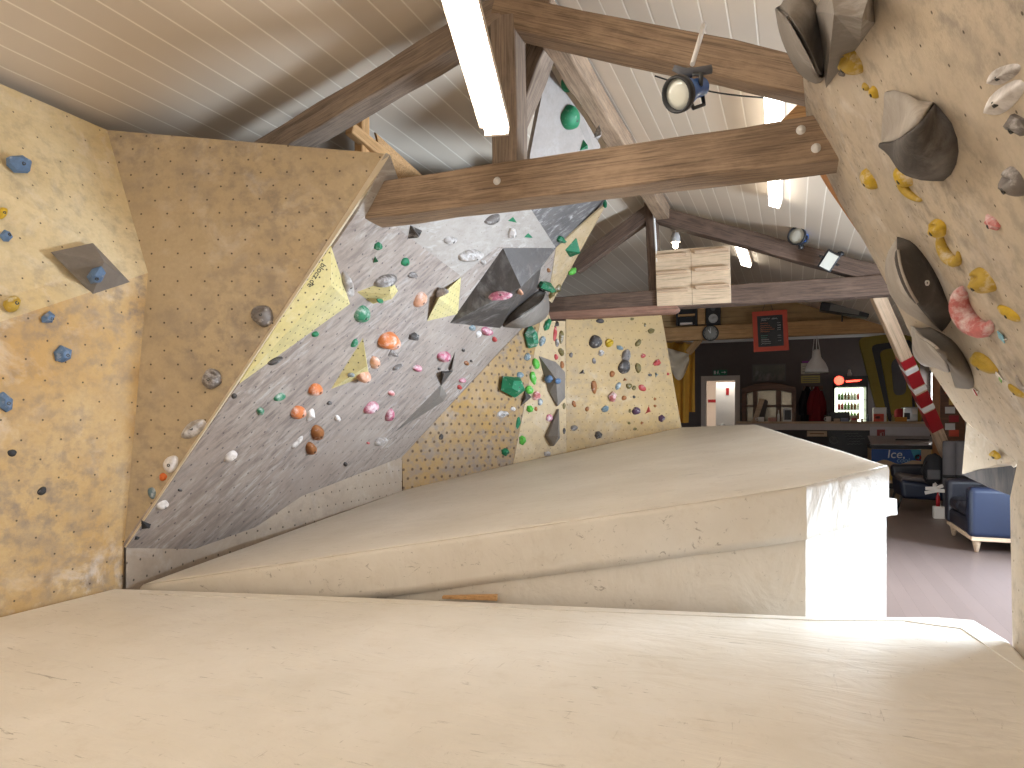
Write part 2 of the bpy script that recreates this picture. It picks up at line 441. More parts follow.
# ------------------------------------------------------------------ landing mats
MA, MBp, ME = P(140, 585, 3.98), P(808, 487, 3.4), P(680, 428, 8.7)
MP, MN = plane3(MA, MBp, ME)
def Mp(x, y): return on_plane(x, y, MP, MN)
def down(p, z): return Vector((p.x, p.y, z))
def rounded(poly, amount, n=4, keep=()):
    out = []
    for i, p in enumerate(poly):
        if i in keep: out.append(p); continue
        a = poly[i - 1]; c = poly[(i + 1) % len(poly)]
        da = (a - p).normalized() * min(amount, (a - p).length * .45); dc = (c - p).normalized() * min(amount, (c - p).length * .45)
        for k in range(n + 1):
            t = k / n; out.append((p + da) * (1 - t) ** 2 + p * 2 * t * (1 - t) + (p + dc) * t * t)
    return out
A_, B_, C_, D_, E_, F_, G_, Hh_ = [Mp(*q) for q in ((140, 583.5), (807, 484), (889.5, 463), (757, 423.5), (683, 426.5), (567, 452), (514, 463), (404, 489))]
def block_ring(poly, fn):
    return [fn(p) for p in poly]
topo = [A_, B_, C_, D_, E_, F_, G_, Hh_]
t = thing('crash_mat', 'big sloping cream vinyl crash mat rising to the right behind the flat mat', 'mat', down(B_, 0))
def inset(poly, d):
    c = sum(poly, Vector()) / len(poly); out = []
    n = len(poly)
    for i, p in enumerate(poly):
        a = poly[i - 1]; b = poly[(i + 1) % n]
        e1 = (p - a).normalized(); e2 = (b - p).normalized()
        n1 = Vector((-e1.y, e1.x, 0)).normalized(); n2 = Vector((-e2.y, e2.x, 0)).normalized()
        m = (n1 + n2).normalized(); k = 1 / max(.35, m.dot(n1))
        if m.dot(c - p) < 0: m = -m
        out.append(p + Vector((m.x, m.y, 0)) * d * k)
    return out
# cover: rows of loops, rolled over the rim then hanging as a skirt with slight waves
rim = []
for i, p in enumerate(topo):
    q = topo[(i + 1) % len(topo)]; n = max(2, int((q - p).length / .12))
    for k in range(n): rim.append(p.lerp(q, k / n))
rin = []
N_ = len(rim); cen = sum(rim, Vector()) / N_
mb = MB(); loops = []
def ztop(p): return MP.z - (MN.x * (p.x - MP.x) + MN.y * (p.y - MP.y)) / MN.z
def loop_at(ins, dz, wav):
    base = inset(rim, min(ins, .05)); out = []
    if ins > .05: base = [p + Vector((cen.x - p.x, cen.y - p.y, 0)).normalized() * (ins - .05) for p in base]
    for i, p in enumerate(base):
        q = Vector((p.x, p.y, ztop(p) - dz))
        w = noise.noise(Vector((p.x * 2.3, p.y * 2.3, dz * 3))) * wav
        d = Vector((cen.x - p.x, cen.y - p.y, 0)).normalized()
        out.append(q - d * w + Vector((0, 0, noise.noise(Vector((p.x * 1.7, p.y * 1.7, 7))) * wav * .8)))
    return out
specs = [(.35, 0, .0), (.15, .001, .003), (.06, .003, .004), (.03, .006, .004), (.012, .012, .005), (.003, .022, .006), (0, .04, .008), (0, .09, .011), (0, .16, .013), (0, .23, .013), (.0, .278, .011), (.010, .278, .009)]
for s_ in specs: loops.append(loop_at(*s_))
vs = [v for l in loops for v in l]
fs = [(r * N_ + i, r * N_ + (i + 1) % N_, (r + 1) * N_ + (i + 1) % N_, (r + 1) * N_ + i) for r in range(len(specs) - 1) for i in range(N_)]
mb.add(vs, fs, True); mb.add(loops[0], [tuple(range(N_))], True)
cv_ = part('cover', mb, VINYL, t)
sharp = {min(range(N_), key=lambda i: (rim[i] - q_).length) for q_ in (B_, C_, D_)}
for e in cv_.data.edges:
    i, j = e.vertices
    if i % N_ == j % N_ and i % N_ in sharp and min(i, j) >= 3 * N_: e.use_edge_sharp = True
m_ = cv_.modifiers.new('fold', 'EDGE_SPLIT'); m_.use_edge_angle = False; m_.use_edge_sharp = True
bi = inset(topo, .013)
mb = MB(); tops = [Vector((p.x, p.y, ztop(p) - .2)) for p in bi]; bots = [down(p, 0) for p in bi]
n = len(bi)
mb.add(tops + bots, [tuple(range(n)), tuple(range(2 * n - 1, n - 1, -1))] + [(i, (i + 1) % n, n + (i + 1) % n, n + i) for i in range(n)])
part('base', mb, VINYL, t, label='plain pale lower block under the cover')
# seam welts of the cover
sm = MB()
pth = [loops[4][i] + Vector((0, 0, .004)) for i in range(0, N_) if depth(loops[4][i]) < 4.05]
i0 = min(range(N_), key=lambda i: (loops[4][i] - A_).length); i1 = min(range(N_), key=lambda i: (loops[4][i] - C_).length)
idx = list(range(i0, i1 + 1)) if i1 > i0 else list(range(i0, N_)) + list(range(0, i1 + 1))
sm.tube([loops[4][i] + (CAM - loops[4][i]).normalized() * .002 for i in idx], .004, 6)
part('seam', sm, VINYL, t)

# flat mat in front
NZ = .2
far = [Zp(122, 588, NZ), Zp(300, 594, NZ), Zp(450, 600, NZ), Zp(815, 615.5, NZ), Zp(935, 616, NZ), Zp(975, 619, NZ), Zp(1010, 640, NZ)]
poly = [Vector((-3.57, B0 + .2, NZ)), Vector((-3.57, far[0].y - .02, NZ))] + far + [Vector((.84, 2.4, NZ)), Vector((.84, B0 + .2, NZ))]
mbn = MB().prism(poly, (0, 0, -NZ + .002))
tm = thing('floor_mat', 'flat cream vinyl floor mat covering the whole foreground', 'mat', (-1.3, 1, 0))
part('cover', mbn, VINYL, tm, bevel=.025, seg=3)
sm = MB()
lift = Vector((0, 0, .001))
for pa in ([Zp(905, 609.5 + 12, NZ), Zp(962, 629, NZ), Zp(1030, 676, NZ)], [Zp(140, 594, NZ), Zp(300, 600, NZ), Zp(450, 606, NZ), Zp(815, 620.5, NZ), Zp(935, 621, NZ)]):
    pts = []
    for a, b in zip(pa, pa[1:]):
        for k in range(8): pts.append(a.lerp(b, k / 8) + lift)
    sm.tube(pts + [pa[-1] + lift], .0035, 6)
part('seam', sm, VINYL, tm)
# loose wooden batten between the two mats
p0, p1 = Zp(442, 599.0, NZ), Zp(497, 601.0, NZ)
bt = (p1 - p0).normalized(); bq = UP.cross(bt)
solo('wooden_batten', MB().prism([p0, p1, p1 + UP * .03, p0 + UP * .014], bq * .03), PINE, 'short brown wooden batten wedged between the flat mat and the sloping mat', 'batten', bevel=.002)
# ------------------------------------------------------------------ climbing walls
WP = {}
# left wall: leans in up to a folded crease, then leans back
def LW(name, pts): pass
lb1 = P(122.5, 586, 4.04); c0, c1 = P(0, 322, 3.325), P(148, 273, 4.03); t0, t1 = P(0, 80, 3.59), P(107, 130, 4.15)
k1 = P(124, 547, 4.04)
def back_to(p, q, b):
    f = (b - p.y) / (q.y - p.y); return p + (q - p) * f
bf = .6
fl1 = Vector((-3.6, lb1.y, 0)); fl0 = Vector((-3.6, bf, 0))
cN, tN = back_to(c0, c1, bf), back_to(t0, t1, bf); tN.z = t0.z
tw = thing('climbing_wall', 'pale ochre climbing wall along the left edge with a folded crease', 'climbing wall', Vector((-3.6, 2, 0)))
wn = Vector((1, -.05, 0)).normalized()
off = Vector((-.03, 0, 0))
o = panel('lower_panel', [fl0, fl1, k1, c1, cN], TAN, tw, off=off, uvn=Vector((1, 0, 0)))
o = panel('upper_panel', [cN, c1, t1, tN], TANUP, tw, off=off, uvn=Vector((1, 0, 0)))
WP['L'] = plane3(fl0, c0, c1); WP['LU'] = plane3(c0, c1, t1)

# the prow: a plain tan side panel and the big grey overhang that springs from its sloping edge
PB, PT, G0 = P(126, 548, 4.03), P(390, 155, 4.02), P(402, 457, 6.9)
QP, QN = plane3(PB, PT, G0)
def Qp(x, y, lift=0): return on_plane(x, y, QP + QN * lift, QN)
WP['Q'] = (QP, QN)
tp = thing('climbing_wall', 'plain tan climbing panel between the left wall and the grey overhang', 'climbing wall', down(PB, 0))
ye1, ye0 = P(384, 153.5, 4.05), P(125, 546, 4.04)
panel('plywood_panel', [k1, ye0, P(299.5, 284.5, 4.05), ye1, t1, c1], PLAINT, tp, off=Vector((0, .03, 0)))
WP['Y'] = plane3(k1, ye1, t1)
tg = thing('climbing_wall', 'large lilac grey overhanging climbing wall dotted with coloured holds', 'climbing wall', down(G0, 0))
l1, l2, l3 = Qp(195, 549), Qp(256, 527), Qp(302, 496)
qpts = [PB, l1, l2, l3, G0, Qp(440, 416), Qp(470, 384), Qp(505, 346), Qp(543, 308), Qp(548, 300), Qp(556, 248), Qp(497, 247), Qp(461, 276), Qp(392, 224), Qp(356, 214)]
panel('lower_panel', qpts, GREY, tg)
panel('upper_panel', [Qp(356, 214), Qp(392, 224), Qp(461, 276), Qp(497, 247), Qp(556, 248), Qp(527, 200), Qp(527, 187), Qp(402, 190), PT], GREYUP, tg)
# the pale plywood edge along the prow
ew = [PT, PB + Vector((.0, -.004, 0)), ye0 + Vector((0, -.004, 0)), P(299.5, 284.5, 4.04), P(384, 153.5, 4.04)]
panel('edge_strip', ew, EDGE, tg, off=FW * .03, reg=False)
kb = [Vector((p.x, p.y, 0)) for p in (PB, l1, l2, l3, G0)]
km = MB()
kt = [PB, l1, l2, l3, G0]
km.add(kt + kb, [(i, i + 1, i + 6, i + 5) for i in range(4)])
km.add([p + Vector((-.03, .0, 0)) for p in kt + kb], [(i, i + 1, i + 6, i + 5) for i in range(4)])
o = part('kicker_panel', km, KICK, tg, uvn=Vector((1, 0, 0)))
# dark upper panel and the lilac peak above the tie beam
u1, u2 = Qp(527, 203), Qp(556, 248)
UPk = P(548, 65, 5.3)
UPP, UPN = plane3(u1, u2, P(585, 150, 6.2))
def Up_(x, y): return on_plane(x, y, UPP, UPN)
WP['U'] = (UPP, UPN)
panel('dark_panel', [u1, u2, Up_(606, 202), Up_(607, 172), Up_(527, 172)], GREYDK, tg)
tk = thing('climbing_wall', 'narrow lilac grey climbing wall peak seen above the tie beam', 'climbing wall', P(560, 180, 5.6))
pk = [P(529, 175, 4.75), P(530, 155, 4.7), P(548, 64, 4.5), P(562, 88, 4.7), P(584, 118, 4.95), P(600, 145, 5.2), P(603, 178, 5.4)]
panel('plywood_panel', pk, wall_mat('ply_peak_grey', (.27, .235, .21), (.33, .29, .265), chalk=.3, scuff=.4, dots=0), tk)
WP['K'] = plane3(pk[0], pk[2], pk[6])

# ochre wall under the overhang, the narrow strip and the far wall
T1, T2 = Mp(404, 490), Mp(513, 463.5)
to = thing('climbing_wall', 'ochre climbing wall with a dense hole grid under the grey overhang', 'climbing wall', down(T1, 0))
low = Vector((0, 0, -.3))
tpts = [T1 + low, G0 + Vector((.003, -.003, 0)), Qp(440, 416, .004), Qp(470, 384, .004), Qp(505, 346, .004), Qp(543, 308, .004), T2.lerp(Qp(543, 308, .004), .3), T2, T2 + low]
panel('plywood_panel', tpts, OCHRE, to, thick=.02)
WP['T'] = plane3(T1, T2, Qp(520, 330))
S1 = P(566.5, 454, 8.16); S2 = P(565.5, 321, 8.12); S0 = Qp(548, 309, .006)
ts = thing('climbing_wall', 'narrow tan climbing strip between the ochre grid wall and the far wall', 'climbing wall', down(S1, 0))
spts = [T2 + low, T2 + Vector((.004, 0, 0)), T2.lerp(Qp(543, 308, .004), .3) + Vector((.004, 0, 0)), Qp(543, 308, .006), S0, P(551, 321, 8.0), S2, S1, S1 + low]
panel('plywood_panel', spts, STRIP, ts, thick=.02)
WP['S'] = plane3(T2, S1, S0); WP['S2'] = (WP['S'][0] + WP['S'][1] * .09, WP['S'][1])
upts = [Qp(556, 248, .004), P(607, 203, 7.35), P(570, 270, 7.75), P(552, 303, 7.98), Qp(548, 300, .004)]
panel('side_panel', upts, STRIP, ts, thick=.02)
WP['SU'] = plane3(upts[0], upts[1], upts[3])
bw = thing('climbing_wall', 'far tan climbing wall crowded with small holds beyond the sloping mat', 'climbing wall', down(P(620, 440, 8.4), 0))
b1, b2, b3, b4 = P(566.5, 454, 8.2), P(682, 430, 8.75), P(661, 312, 8.6), P(566, 318, 8.14)
panel('plywood_panel', [b1 + low, b2 + low, b2, b3, b4, b1], BACKT, bw, thick=.04)
WP['B'] = plane3(b1, b2, b3)

# right wall: buff overhang leaning over the mat, with lower facets
RN = Vector((1, 0, .5067)).normalized() * -1
RP = Vector((.88, 3, .98))
def Rp(x, y): return on_plane(x, y, RP, RN)
def Ra(b, z): return Vector((.88 - .5067 * (z - .98), b, z))
WP['R'] = (RP, RN)
tr = thing('climbing_wall', 'buff overhanging climbing wall along the right edge', 'climbing wall', Vector((.9, 2.4, 0)))
rpts = [Rp(1018, 460), Rp(990, 440), Rp(964, 420), Rp(936, 378), Rp(915, 345), Rp(903, 318), Rp(888, 287), Rp(866, 245), Rp(840, 203), Rp(818, 158), Rp(807, 125), Rp(803, 78), Rp(815, 30), Ra(2.75, 2.95), Ra(.9, 2.95), Ra(.9, .98)]
panel('overhang_panel', rpts, RIGHT, tr, thick=.03)
kz = rpts[0]
kq = Zp(1012.5, 641, .2)
panel('kicker_panel', [kz, P(1010, 498, 3.08), kq, Vector((kq.x, kq.y, 0)), Vector((kq.x, .9, 0)), Vector((.88, .9, .98))], RIGHT, tr, off=Vector((.03, 0, 0)), uvn=Vector((-1, 0, 0)))
# backing board along its free edge
eb = [(903, 322), (888, 290), (866, 249), (840, 207), (818, 162), (806, 164)]
ebp = [Rp(*q) - RN * .034 for q in ((905, 322), (890, 290), (868, 249), (842, 207), (820, 160), (803, 160), (822, 192), (856, 242), (884, 292))]
panel('edge_board', ebp, ORANGEW, tr, thick=.03, reg=False)
# facet turned away below the overhang, and its slate coloured wedge
f1, f2, f3 = Rp(964, 421), Rp(1017, 458), P(962, 474, 3.75)
panel('return_panel', [f1 + Vector((.01, 0, -.01)), f2 + Vector((.01, 0, -.01)), P(1012, 470, 3.3), f3], RIGHT, tr, thick=.02)
panel('slate_wedge', [P(962, 474.5, 3.72), P(1016, 459, 3.2), P(1012, 496, 3.25), P(990, 488, 3.5)], NAVYV, tr, thick=.04, label='slate grey wedge panel at the foot of the overhang')

# ------------------------------------------------------------------ timber
BF1 = 3.53
z_t, z_b = Bp(470, 167, BF1).z, Bp(470, 205, BF1).z
tt = thing('roof_truss', 'weathered timber roof truss crossing the hall above the sloping mat', 'roof truss', Vector((RIDGE_A, BF1 + .11, z_b)))
aL = Bp(362, 200, BF1).x; aR = .30
beam('tie_beam', (aL, BF1 + .11, (z_t + z_b) / 2), (aR, BF1 + .11, (z_t + z_b) / 2), .22, z_t - z_b, OAK, tt, seed=3)
kp = Bp(503.5, 165, BF1)
beam('king_post', (kp.x, BF1 + .1, z_t), (kp.x - .015, BF1 + .1, RIDGE_Z - .05), .15, .16, OAKG, tt, up=Vector((0, 1, 0)), seed=4)
beam('brace', P(512, 122, 4.12), P(549, 30, 4.3), .15, .15, OAKG, tt, seed=5, up=Vector((1, 0, 0)))
r0, r1 = Bp(268, 143, BF1), Bp(498, 4, BF1)
beam('rafter', r0 + Vector((-.8, .1, -.8 * (r1.z - r0.z) / (r1.x - r0.x))), r1 + Vector((0, .1, 0)), .17, .15, OAKG, tt, seed=6)
r0, r1 = Bp(490, 5, BF1), Bp(806, 72, BF1)
beam('rafter', r0 + Vector((0, .1, 0)), r1.lerp(r0, -.25) + Vector((0, .1, 0)), .16, .17, OAK, tt, seed=7)
bolts = MB()
for q in ((497, 181), (801, 130), (816, 148)):
    c = Bp(q[0], q[1], BF1)
    part('bolt', MB().lathe(c + Vector((0, .01, 0)), (0, -1, 0), [(0, .022), (.012, .022), (.014, .012), (.024, .012), (.025, 0)], 16), WHITEP, tt, label='white bolt head')
pb = beam('ridge_purlin', P(538, 8, 3.85), P(664, 214, 7.8), .14, .17, OAK, None, label='long timber purlin running from the near truss to the far truss', cat='beam', seed=8)
BF2 = 7.74
z2t, z2b = Bp(640, 292, BF2).z, Bp(640, 307, BF2).z
t2 = thing('roof_truss', 'darker timber truss further back, carrying the hangboard', 'roof truss', Vector((RIDGE_A, BF2 + .1, z2b)))
aL2 = Bp(543, 305, BF2).x
z2l = (Bp(545, 302, BF2).z + Bp(545, 314, BF2).z) / 2; z2r = (Bp(885, 273, BF2).z + Bp(885, 291, BF2).z) / 2
zc = (z2l + z2r) / 2
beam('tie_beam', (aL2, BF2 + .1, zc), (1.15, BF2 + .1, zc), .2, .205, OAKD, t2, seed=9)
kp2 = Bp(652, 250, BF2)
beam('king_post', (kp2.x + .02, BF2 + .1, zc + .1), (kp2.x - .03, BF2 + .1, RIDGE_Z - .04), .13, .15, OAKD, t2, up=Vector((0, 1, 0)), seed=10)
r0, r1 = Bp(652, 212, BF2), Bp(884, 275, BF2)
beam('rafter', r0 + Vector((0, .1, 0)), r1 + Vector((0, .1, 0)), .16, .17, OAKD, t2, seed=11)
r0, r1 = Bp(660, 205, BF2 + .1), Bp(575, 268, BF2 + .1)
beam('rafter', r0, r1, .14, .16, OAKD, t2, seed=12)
cd = MB().tube([Bp(650, 192, BF2 - .02), Bp(653, 200, BF2 - .02), Bp(657, 262, BF2 - .02)], .012, 8)
part('cable_conduit', cd, WHITEP, t2)
q0, q1 = Bp(527, 317, BF2 + .02), Bp(676, 309, BF2 + .02)
mbp = MB()
zz = (q0.z + q1.z) / 2
# a half round reddish board under the tie beam
pr = [(q0.x, zz + .045), (q1.x - .05, zz + .045)] + [(q1.x - .05 + .05 * math.sin(k * math.pi / 8) * 1.6, zz + .045 * math.cos(k * math.pi / 8)) for k in range(1, 8)] + [(q1.x - .05, zz - .045), (q0.x, zz - .045)]
mbp.prism([(a, BF2 - .01, z) for a, z in pr], (0, .16, 0))
solo('bumper_board', mbp, wood('reddish_board', (.24, .12, .08), (.36, .2, .14)), 'reddish rounded board fixed under the left half of the far tie beam', 'board', bevel=.015)
# leaning strut with red and white tape
s0, s1 = P(876, 292, 7.15), P(969, 505, 9.4)
sx = (s1 - s0).normalized()
ts2 = thing('leaning_post', 'pale wooden post leaning under the far beam, banded with red and white tape', 'post', down(s1, 0))
beam('post', s0, s1, .13, .135, PALEW, ts2, up=Vector((0, 1, 0)), wob=.002)
def on_strut(y):
    g_ = (y - 292) / (505 - 292); f = g_ * depth(s0) / (depth(s1) * (1 - g_) + depth(s0) * g_); return s0.lerp(s1, f)
yy = Vector((0, 1, 0)).cross(sx).normalized(); zz_ = sx.cross(yy)
def band(y0, y1, m, nm, lab):
    a, b = on_strut(y0), on_strut(y1); c = (a + b) / 2
    part(nm, MB().obox(c, sx * (b - a).length / 2, yy * .069, zz_ * .0715), m, ts2, bevel=.004, label=lab)
for y0, y1 in ((356, 364), (370, 383), (390, 402), (408, 427)): band(y0, y1, REDT, 'tape_band', 'red tape band')
for y0, y1 in ((365, 369.5), (384, 388.5), (402.5, 407)): band(y0, y1, WHITET, 'tape_band', 'white tape band')
# studs behind the tan panel
tst = thing('stud_frame', 'raw pine studs standing behind the top of the tan panel', 'frame', P(362, 150, 4.9))
beam('stud', P(362, 175, 4.75), P(362, 104, 4.75), .07, .09, PINE, tst, up=Vector((0, 1, 0)), wob=.001)
beam('rail', P(349, 128, 4.6), P(386, 158, 4.9), .07, .08, PINE, tst, wob=.001)
panel('board', [P(376, 133, 4.85), P(432, 184, 5.3), P(384, 190, 5.1), P(380, 150, 4.9)], PINE, tst, thick=.03, reg=False)
tst = thing('stud_frame', 'orange timber offcuts bracing the back of the right overhang', 'frame', Bp(800, 118, BF1 + .4))
panel('board', [Bp(776, 126, 3.95), Bp(798, 104, 3.95), Bp(812, 106, 3.95), Bp(812, 128, 3.95)], PINE, tst, thick=.04, reg=False)
beam('stud', Bp(806, 110, 3.98), Bp(842, 176, 3.98), .05, .1, PINE, tst, wob=.001)

# ------------------------------------------------------------------ volumes bolted to the walls
def above(x, y, wall, h):
    p, n = WP[wall]
    q = on_plane(x, y, p, n); r = ray(x, y)
    return q - r * (h / abs(r.dot(n)))
def vol(base, apexes, faces, wall, mat, label, back=.012, bevel=0, name='climbing_volume'):
    """base: pixels on the wall; apexes: (x, y, height); faces index base first, then apexes"""
    p, n = WP[wall]
    vs = [on_plane(x, y, p, n) - n * 0 for x, y in base] + [above(x, y, wall, h) for x, y, h in apexes]
    bs = [on_plane(x, y, p, n) - n * back for x, y in base]
    k = len(base); m = len(vs)
    mb = MB().add(vs + bs, [tuple(f) for f in faces] + [(i, (i + 1) % k, m + (i + 1) % k, m + i) for i in range(k)] + [tuple(range(m + k - 1, m - 1, -1))])
    o = solo(name, mb, mat, label, 'climbing volume', uvn='face', bevel=bevel)
    register(o); return o
def cone(k, apex=None):
    a = k if apex is None else apex
    return [(i, (i + 1) % k, a) for i in range(k)]
def loft_vol(top, ridge, bot, wall, mat, label, hollow=.0, bulge=.5, topmat=None, nm='climbing_volume', nt=14, ns=7):
    """half-cone volume: rim curves lie on the wall, the ridge stands off it"""
    p, n = WP[wall]
    def curve(pts, t):
        k = len(pts) - 1; f = min(t * k, k - 1e-6); i = int(f); f -= i
        def g(j): return Vector((list(pts[max(0, min(k, j))]) + [0])[:3])
        a, b, c, d = g(i - 1), g(i), g(i + 1), g(i + 2)
        return .5 * ((2 * b) + (c - a) * f + (2 * a - 5 * b + 4 * c - d) * f * f + (3 * b - a - 3 * c + d) * f ** 3)
    def pt(c): return above(c.x, c.y, wall, max(c.z, -.004))
    mb = MB()
    def side(rim, prof):
        def fn(s, t):
            r = pt(curve(rim, t)); q = pt(curve(ridge, t)); hh = max(0, curve(ridge, t).z)
            base = r.lerp(q, s); lin = hh * s
            return base + n * (prof(s) * hh - lin) if hh > 0 else base
        return fn
    mt = MB().grid(lambda u, v: side(top, lambda s: s - hollow * math.sin(math.pi * s))(u, v), ns, nt)
    if topmat is None: mb.add(mt.v, mt.f, True)
    mb.grid(lambda u, v: side(bot, lambda s: s + bulge * math.sin(math.pi * s) * (1 - s * .4))(u, v), ns, nt)
    o = solo(nm, mb, mat, label, 'climbing volume', uvn=n)
    if topmat:
        o2 = part('scooped_top', mt, topmat, o, uvn=n, label='pale chalked top face with light painted in')
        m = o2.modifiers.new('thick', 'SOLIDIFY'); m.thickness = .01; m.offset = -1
    m = o.modifiers.new('weld', 'WELD'); m.merge_threshold = .002
    m = o.modifiers.new('thick', 'SOLIDIFY'); m.thickness = .012; m.offset = -1
    register(o); return o

v = vol([(52, 252), (93, 243), (130, 282), (93, 294)], [(104, 262, .15)], cone(4, 4), 'L', MIDV, 'dark stone grey diamond volume with a blue hold on the left wall')
V1 = vol([(331, 246), (350, 304), (239, 384), (282, 318)], [(331, 285, .07)], cone(4, 4), 'Q', LEMON, 'large lemon yellow triangular volume lettered along the edge of the grey overhang')
v = vol([(357, 292), (391, 279), (398, 291), (392, 299), (373, 304)], [(390, 294, .12)], cone(5, 5), 'Q', LEMON, 'small lemon yellow wedge volume under a big grey hold')
v = vol([(461, 277), (458, 314), (427, 321), (437, 296)], [(439, 298, .075)], cone(4, 4), 'Q', LEMON, 'lemon yellow diamond volume left of the big charcoal volume')
v = vol([(363, 338), (369, 375), (331, 389)], [(367, 366, .12)], cone(3, 3), 'Q', LEMON, 'lemon yellow pointed volume with peach holds at its lower right')
v = vol([(503, 248), (556, 248), (541, 268), (537, 290), (500, 328), (450, 323)], [(521, 287, .34)], cone(6, 6)[2:], 'Q', DARKV, 'biggest charcoal pyramid volume at the top of the grey overhang')
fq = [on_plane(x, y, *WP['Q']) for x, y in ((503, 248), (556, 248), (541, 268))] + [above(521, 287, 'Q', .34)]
part('lit_facet', MB().prism([fq[0], fq[1], fq[3]], QN * -.006).prism([fq[1], fq[2], fq[3]], QN * -.006), GREYDK, v, uvn='face', label='chalked grey facet painted lighter as if lit')  # light falling on this side is put into the paler colour
v = loft_vol([(503, 327), (508, 314), (522, 302), (540, 290)], [(503, 327, 0), (518, 318, .2), (540, 303, .22), (546, 292, .06)], [(503, 327), (520, 327), (541, 318), (548, 300)], 'Q', MIDV, 'rounded charcoal half egg volume joined to the biggest charcoal pyramid', hollow=-.4)
v = vol([(395, 432), (441, 385), (447, 395), (444, 401)], [(440, 396, .07)], cone(4, 4), 'Q', MIDV, 'long thin dark splinter volume near the lower edge of the grey overhang')
v = vol([(441, 371), (453, 371), (441, 386)], [(444, 374, .08)], cone(3, 3), 'Q', DARKV, 'small dark triangle volume above the long splinter volume')
v = vol([(449, 371), (455, 352), (453, 371)], [(452, 368, .04)], cone(3, 3), 'Q', MIDV, 'slim grey sliver volume pointing up above the small dark triangle')
v = vol([(539, 356), (556, 362), (565, 372), (565, 398), (558, 406), (550, 392)], [(556, 379, .13)], cone(6, 6), 'S2', MIDV, 'brown grey wedge volume holding two pale blue balls', back=.12)
v = vol([(559, 409), (548, 436), (554, 446), (560, 438)], [(558, 436, .1)], cone(4, 4), 'S2', MIDV, 'brown grey spearhead volume low on the narrow tan strip', back=.12)
v = vol([(525, 391), (532, 397), (521, 406)], [(526, 398, .06)], cone(3, 3), 'T', DARKV, 'tiny dark triangle volume on the edge of the ochre wall')

LITCHALKV = wall_mat('ply_lit_chalked_volume', (.36, .31, .26), (.46, .41, .36), chalk=.8, scuff=.4, dots=0, co='Object')  # chalk smears over a paler base that paints in light from above
# big shapes on the right overhang
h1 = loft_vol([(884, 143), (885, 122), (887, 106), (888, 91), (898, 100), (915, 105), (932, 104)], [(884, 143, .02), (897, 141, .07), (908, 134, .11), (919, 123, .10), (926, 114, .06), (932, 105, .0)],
         [(884, 143), (902, 152), (916, 165), (928, 175), (944, 177), (954, 163), (956, 143), (949, 122), (932, 104)], 'R', DARKV, 'charcoal half cone volume with a hollow pale top on the right overhang', hollow=.25, bulge=.55, topmat=LITCHALKV)
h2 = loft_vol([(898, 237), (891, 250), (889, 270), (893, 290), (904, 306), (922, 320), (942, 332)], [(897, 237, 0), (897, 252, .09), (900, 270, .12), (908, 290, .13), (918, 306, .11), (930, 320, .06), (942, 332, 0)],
         [(898, 237), (912, 242), (926, 258), (938, 278), (947, 300), (952, 318), (942, 332)], 'R', DARKV, 'long charcoal blade volume in the middle of the right overhang', hollow=-.3, bulge=.1, topmat=LITCHALKV)
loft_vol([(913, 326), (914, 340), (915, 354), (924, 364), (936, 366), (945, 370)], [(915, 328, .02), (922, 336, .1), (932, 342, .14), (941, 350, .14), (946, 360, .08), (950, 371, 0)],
         [(930, 327), (950, 338), (962, 352), (972, 372), (973, 388), (955, 388)], 'R', MIDV, 'stone grey flared half cone volume at the lower edge of the right overhang', hollow=.1, bulge=.2, topmat=LITCHALKV)
loft_vol([(778, 8), (782, 30), (790, 52), (802, 72), (818, 81), (823, 72)], [(779, 8, 0), (790, 16, .12), (802, 35, .15), (813, 56, .12), (820, 72, .05), (823, 74, 0)],
         [(792, -14), (806, -6), (818, 8), (824, 30), (826, 52), (824, 72)], 'R', MIDV, 'grey cone volume at the very top left corner of the right overhang', hollow=-.1, bulge=.3)
v = vol([(814, 11), (830, -18), (872, -14), (875, 23), (860, 44), (826, 88)], [(834, 14, .14), (862, 18, .12)], [(0, 1, 6), (1, 2, 7, 6), (2, 3, 7), (3, 4, 7), (4, 5, 6, 7), (5, 0, 6)], 'R', MIDV, 'stone grey boxy volume above the topmost yellow hold')

for hv, x, y, hh in ((h1, 938, 157, .05), (h2, 927, 283, .12)):
    sv_ = len(SURF)
    r = ray(x, y).normalized(); best = None
    for t_ in SURF:
        q = t_.ray_cast(CAM, r)
        if q[0] is not None and (best is None or q[3] < best[3]): best = q
    n_ = best[1] if best[1].dot(r) < 0 else -best[1]
    part('bolt', MB().lathe(best[0], n_, [(-.004, .011), (.003, .011), (.004, .006), (-.002, .005), (-.002, 0)], 16), WHITEP, hv, label='pale metal bolt')
# writing along the edge of the lemon volume
tx = thing  # (shorthand kept local)
pA, pB = above(322, 262, 'Q', .052), above(304, 289, 'Q', .045)
tri = [above(331, 285, 'Q', .07), on_plane(331, 246, *WP['Q']), on_plane(239, 384, *WP['Q'])]
tn_ = newell(tri); tn_ = tn_ if tn_.dot(CAM - tri[0]) > 0 else -tn_
def tpos(x, y): return on_plane(x, y, tri[0] + tn_ * .003, tn_)
pA, pB = tpos(324, 264), tpos(309, 287)
xd = (pB - pA).normalized(); yd = tn_.cross(xd)
INK = plain('black_ink', (.02, .02, .02), .6)
text_mesh('lettering', 'blocz.de', (pB - pA).length / 3.3, INK, (pA + pB) / 2 + yd * .0, xd, yd, V1, depth=.0008, label='black hand lettering along the edge')

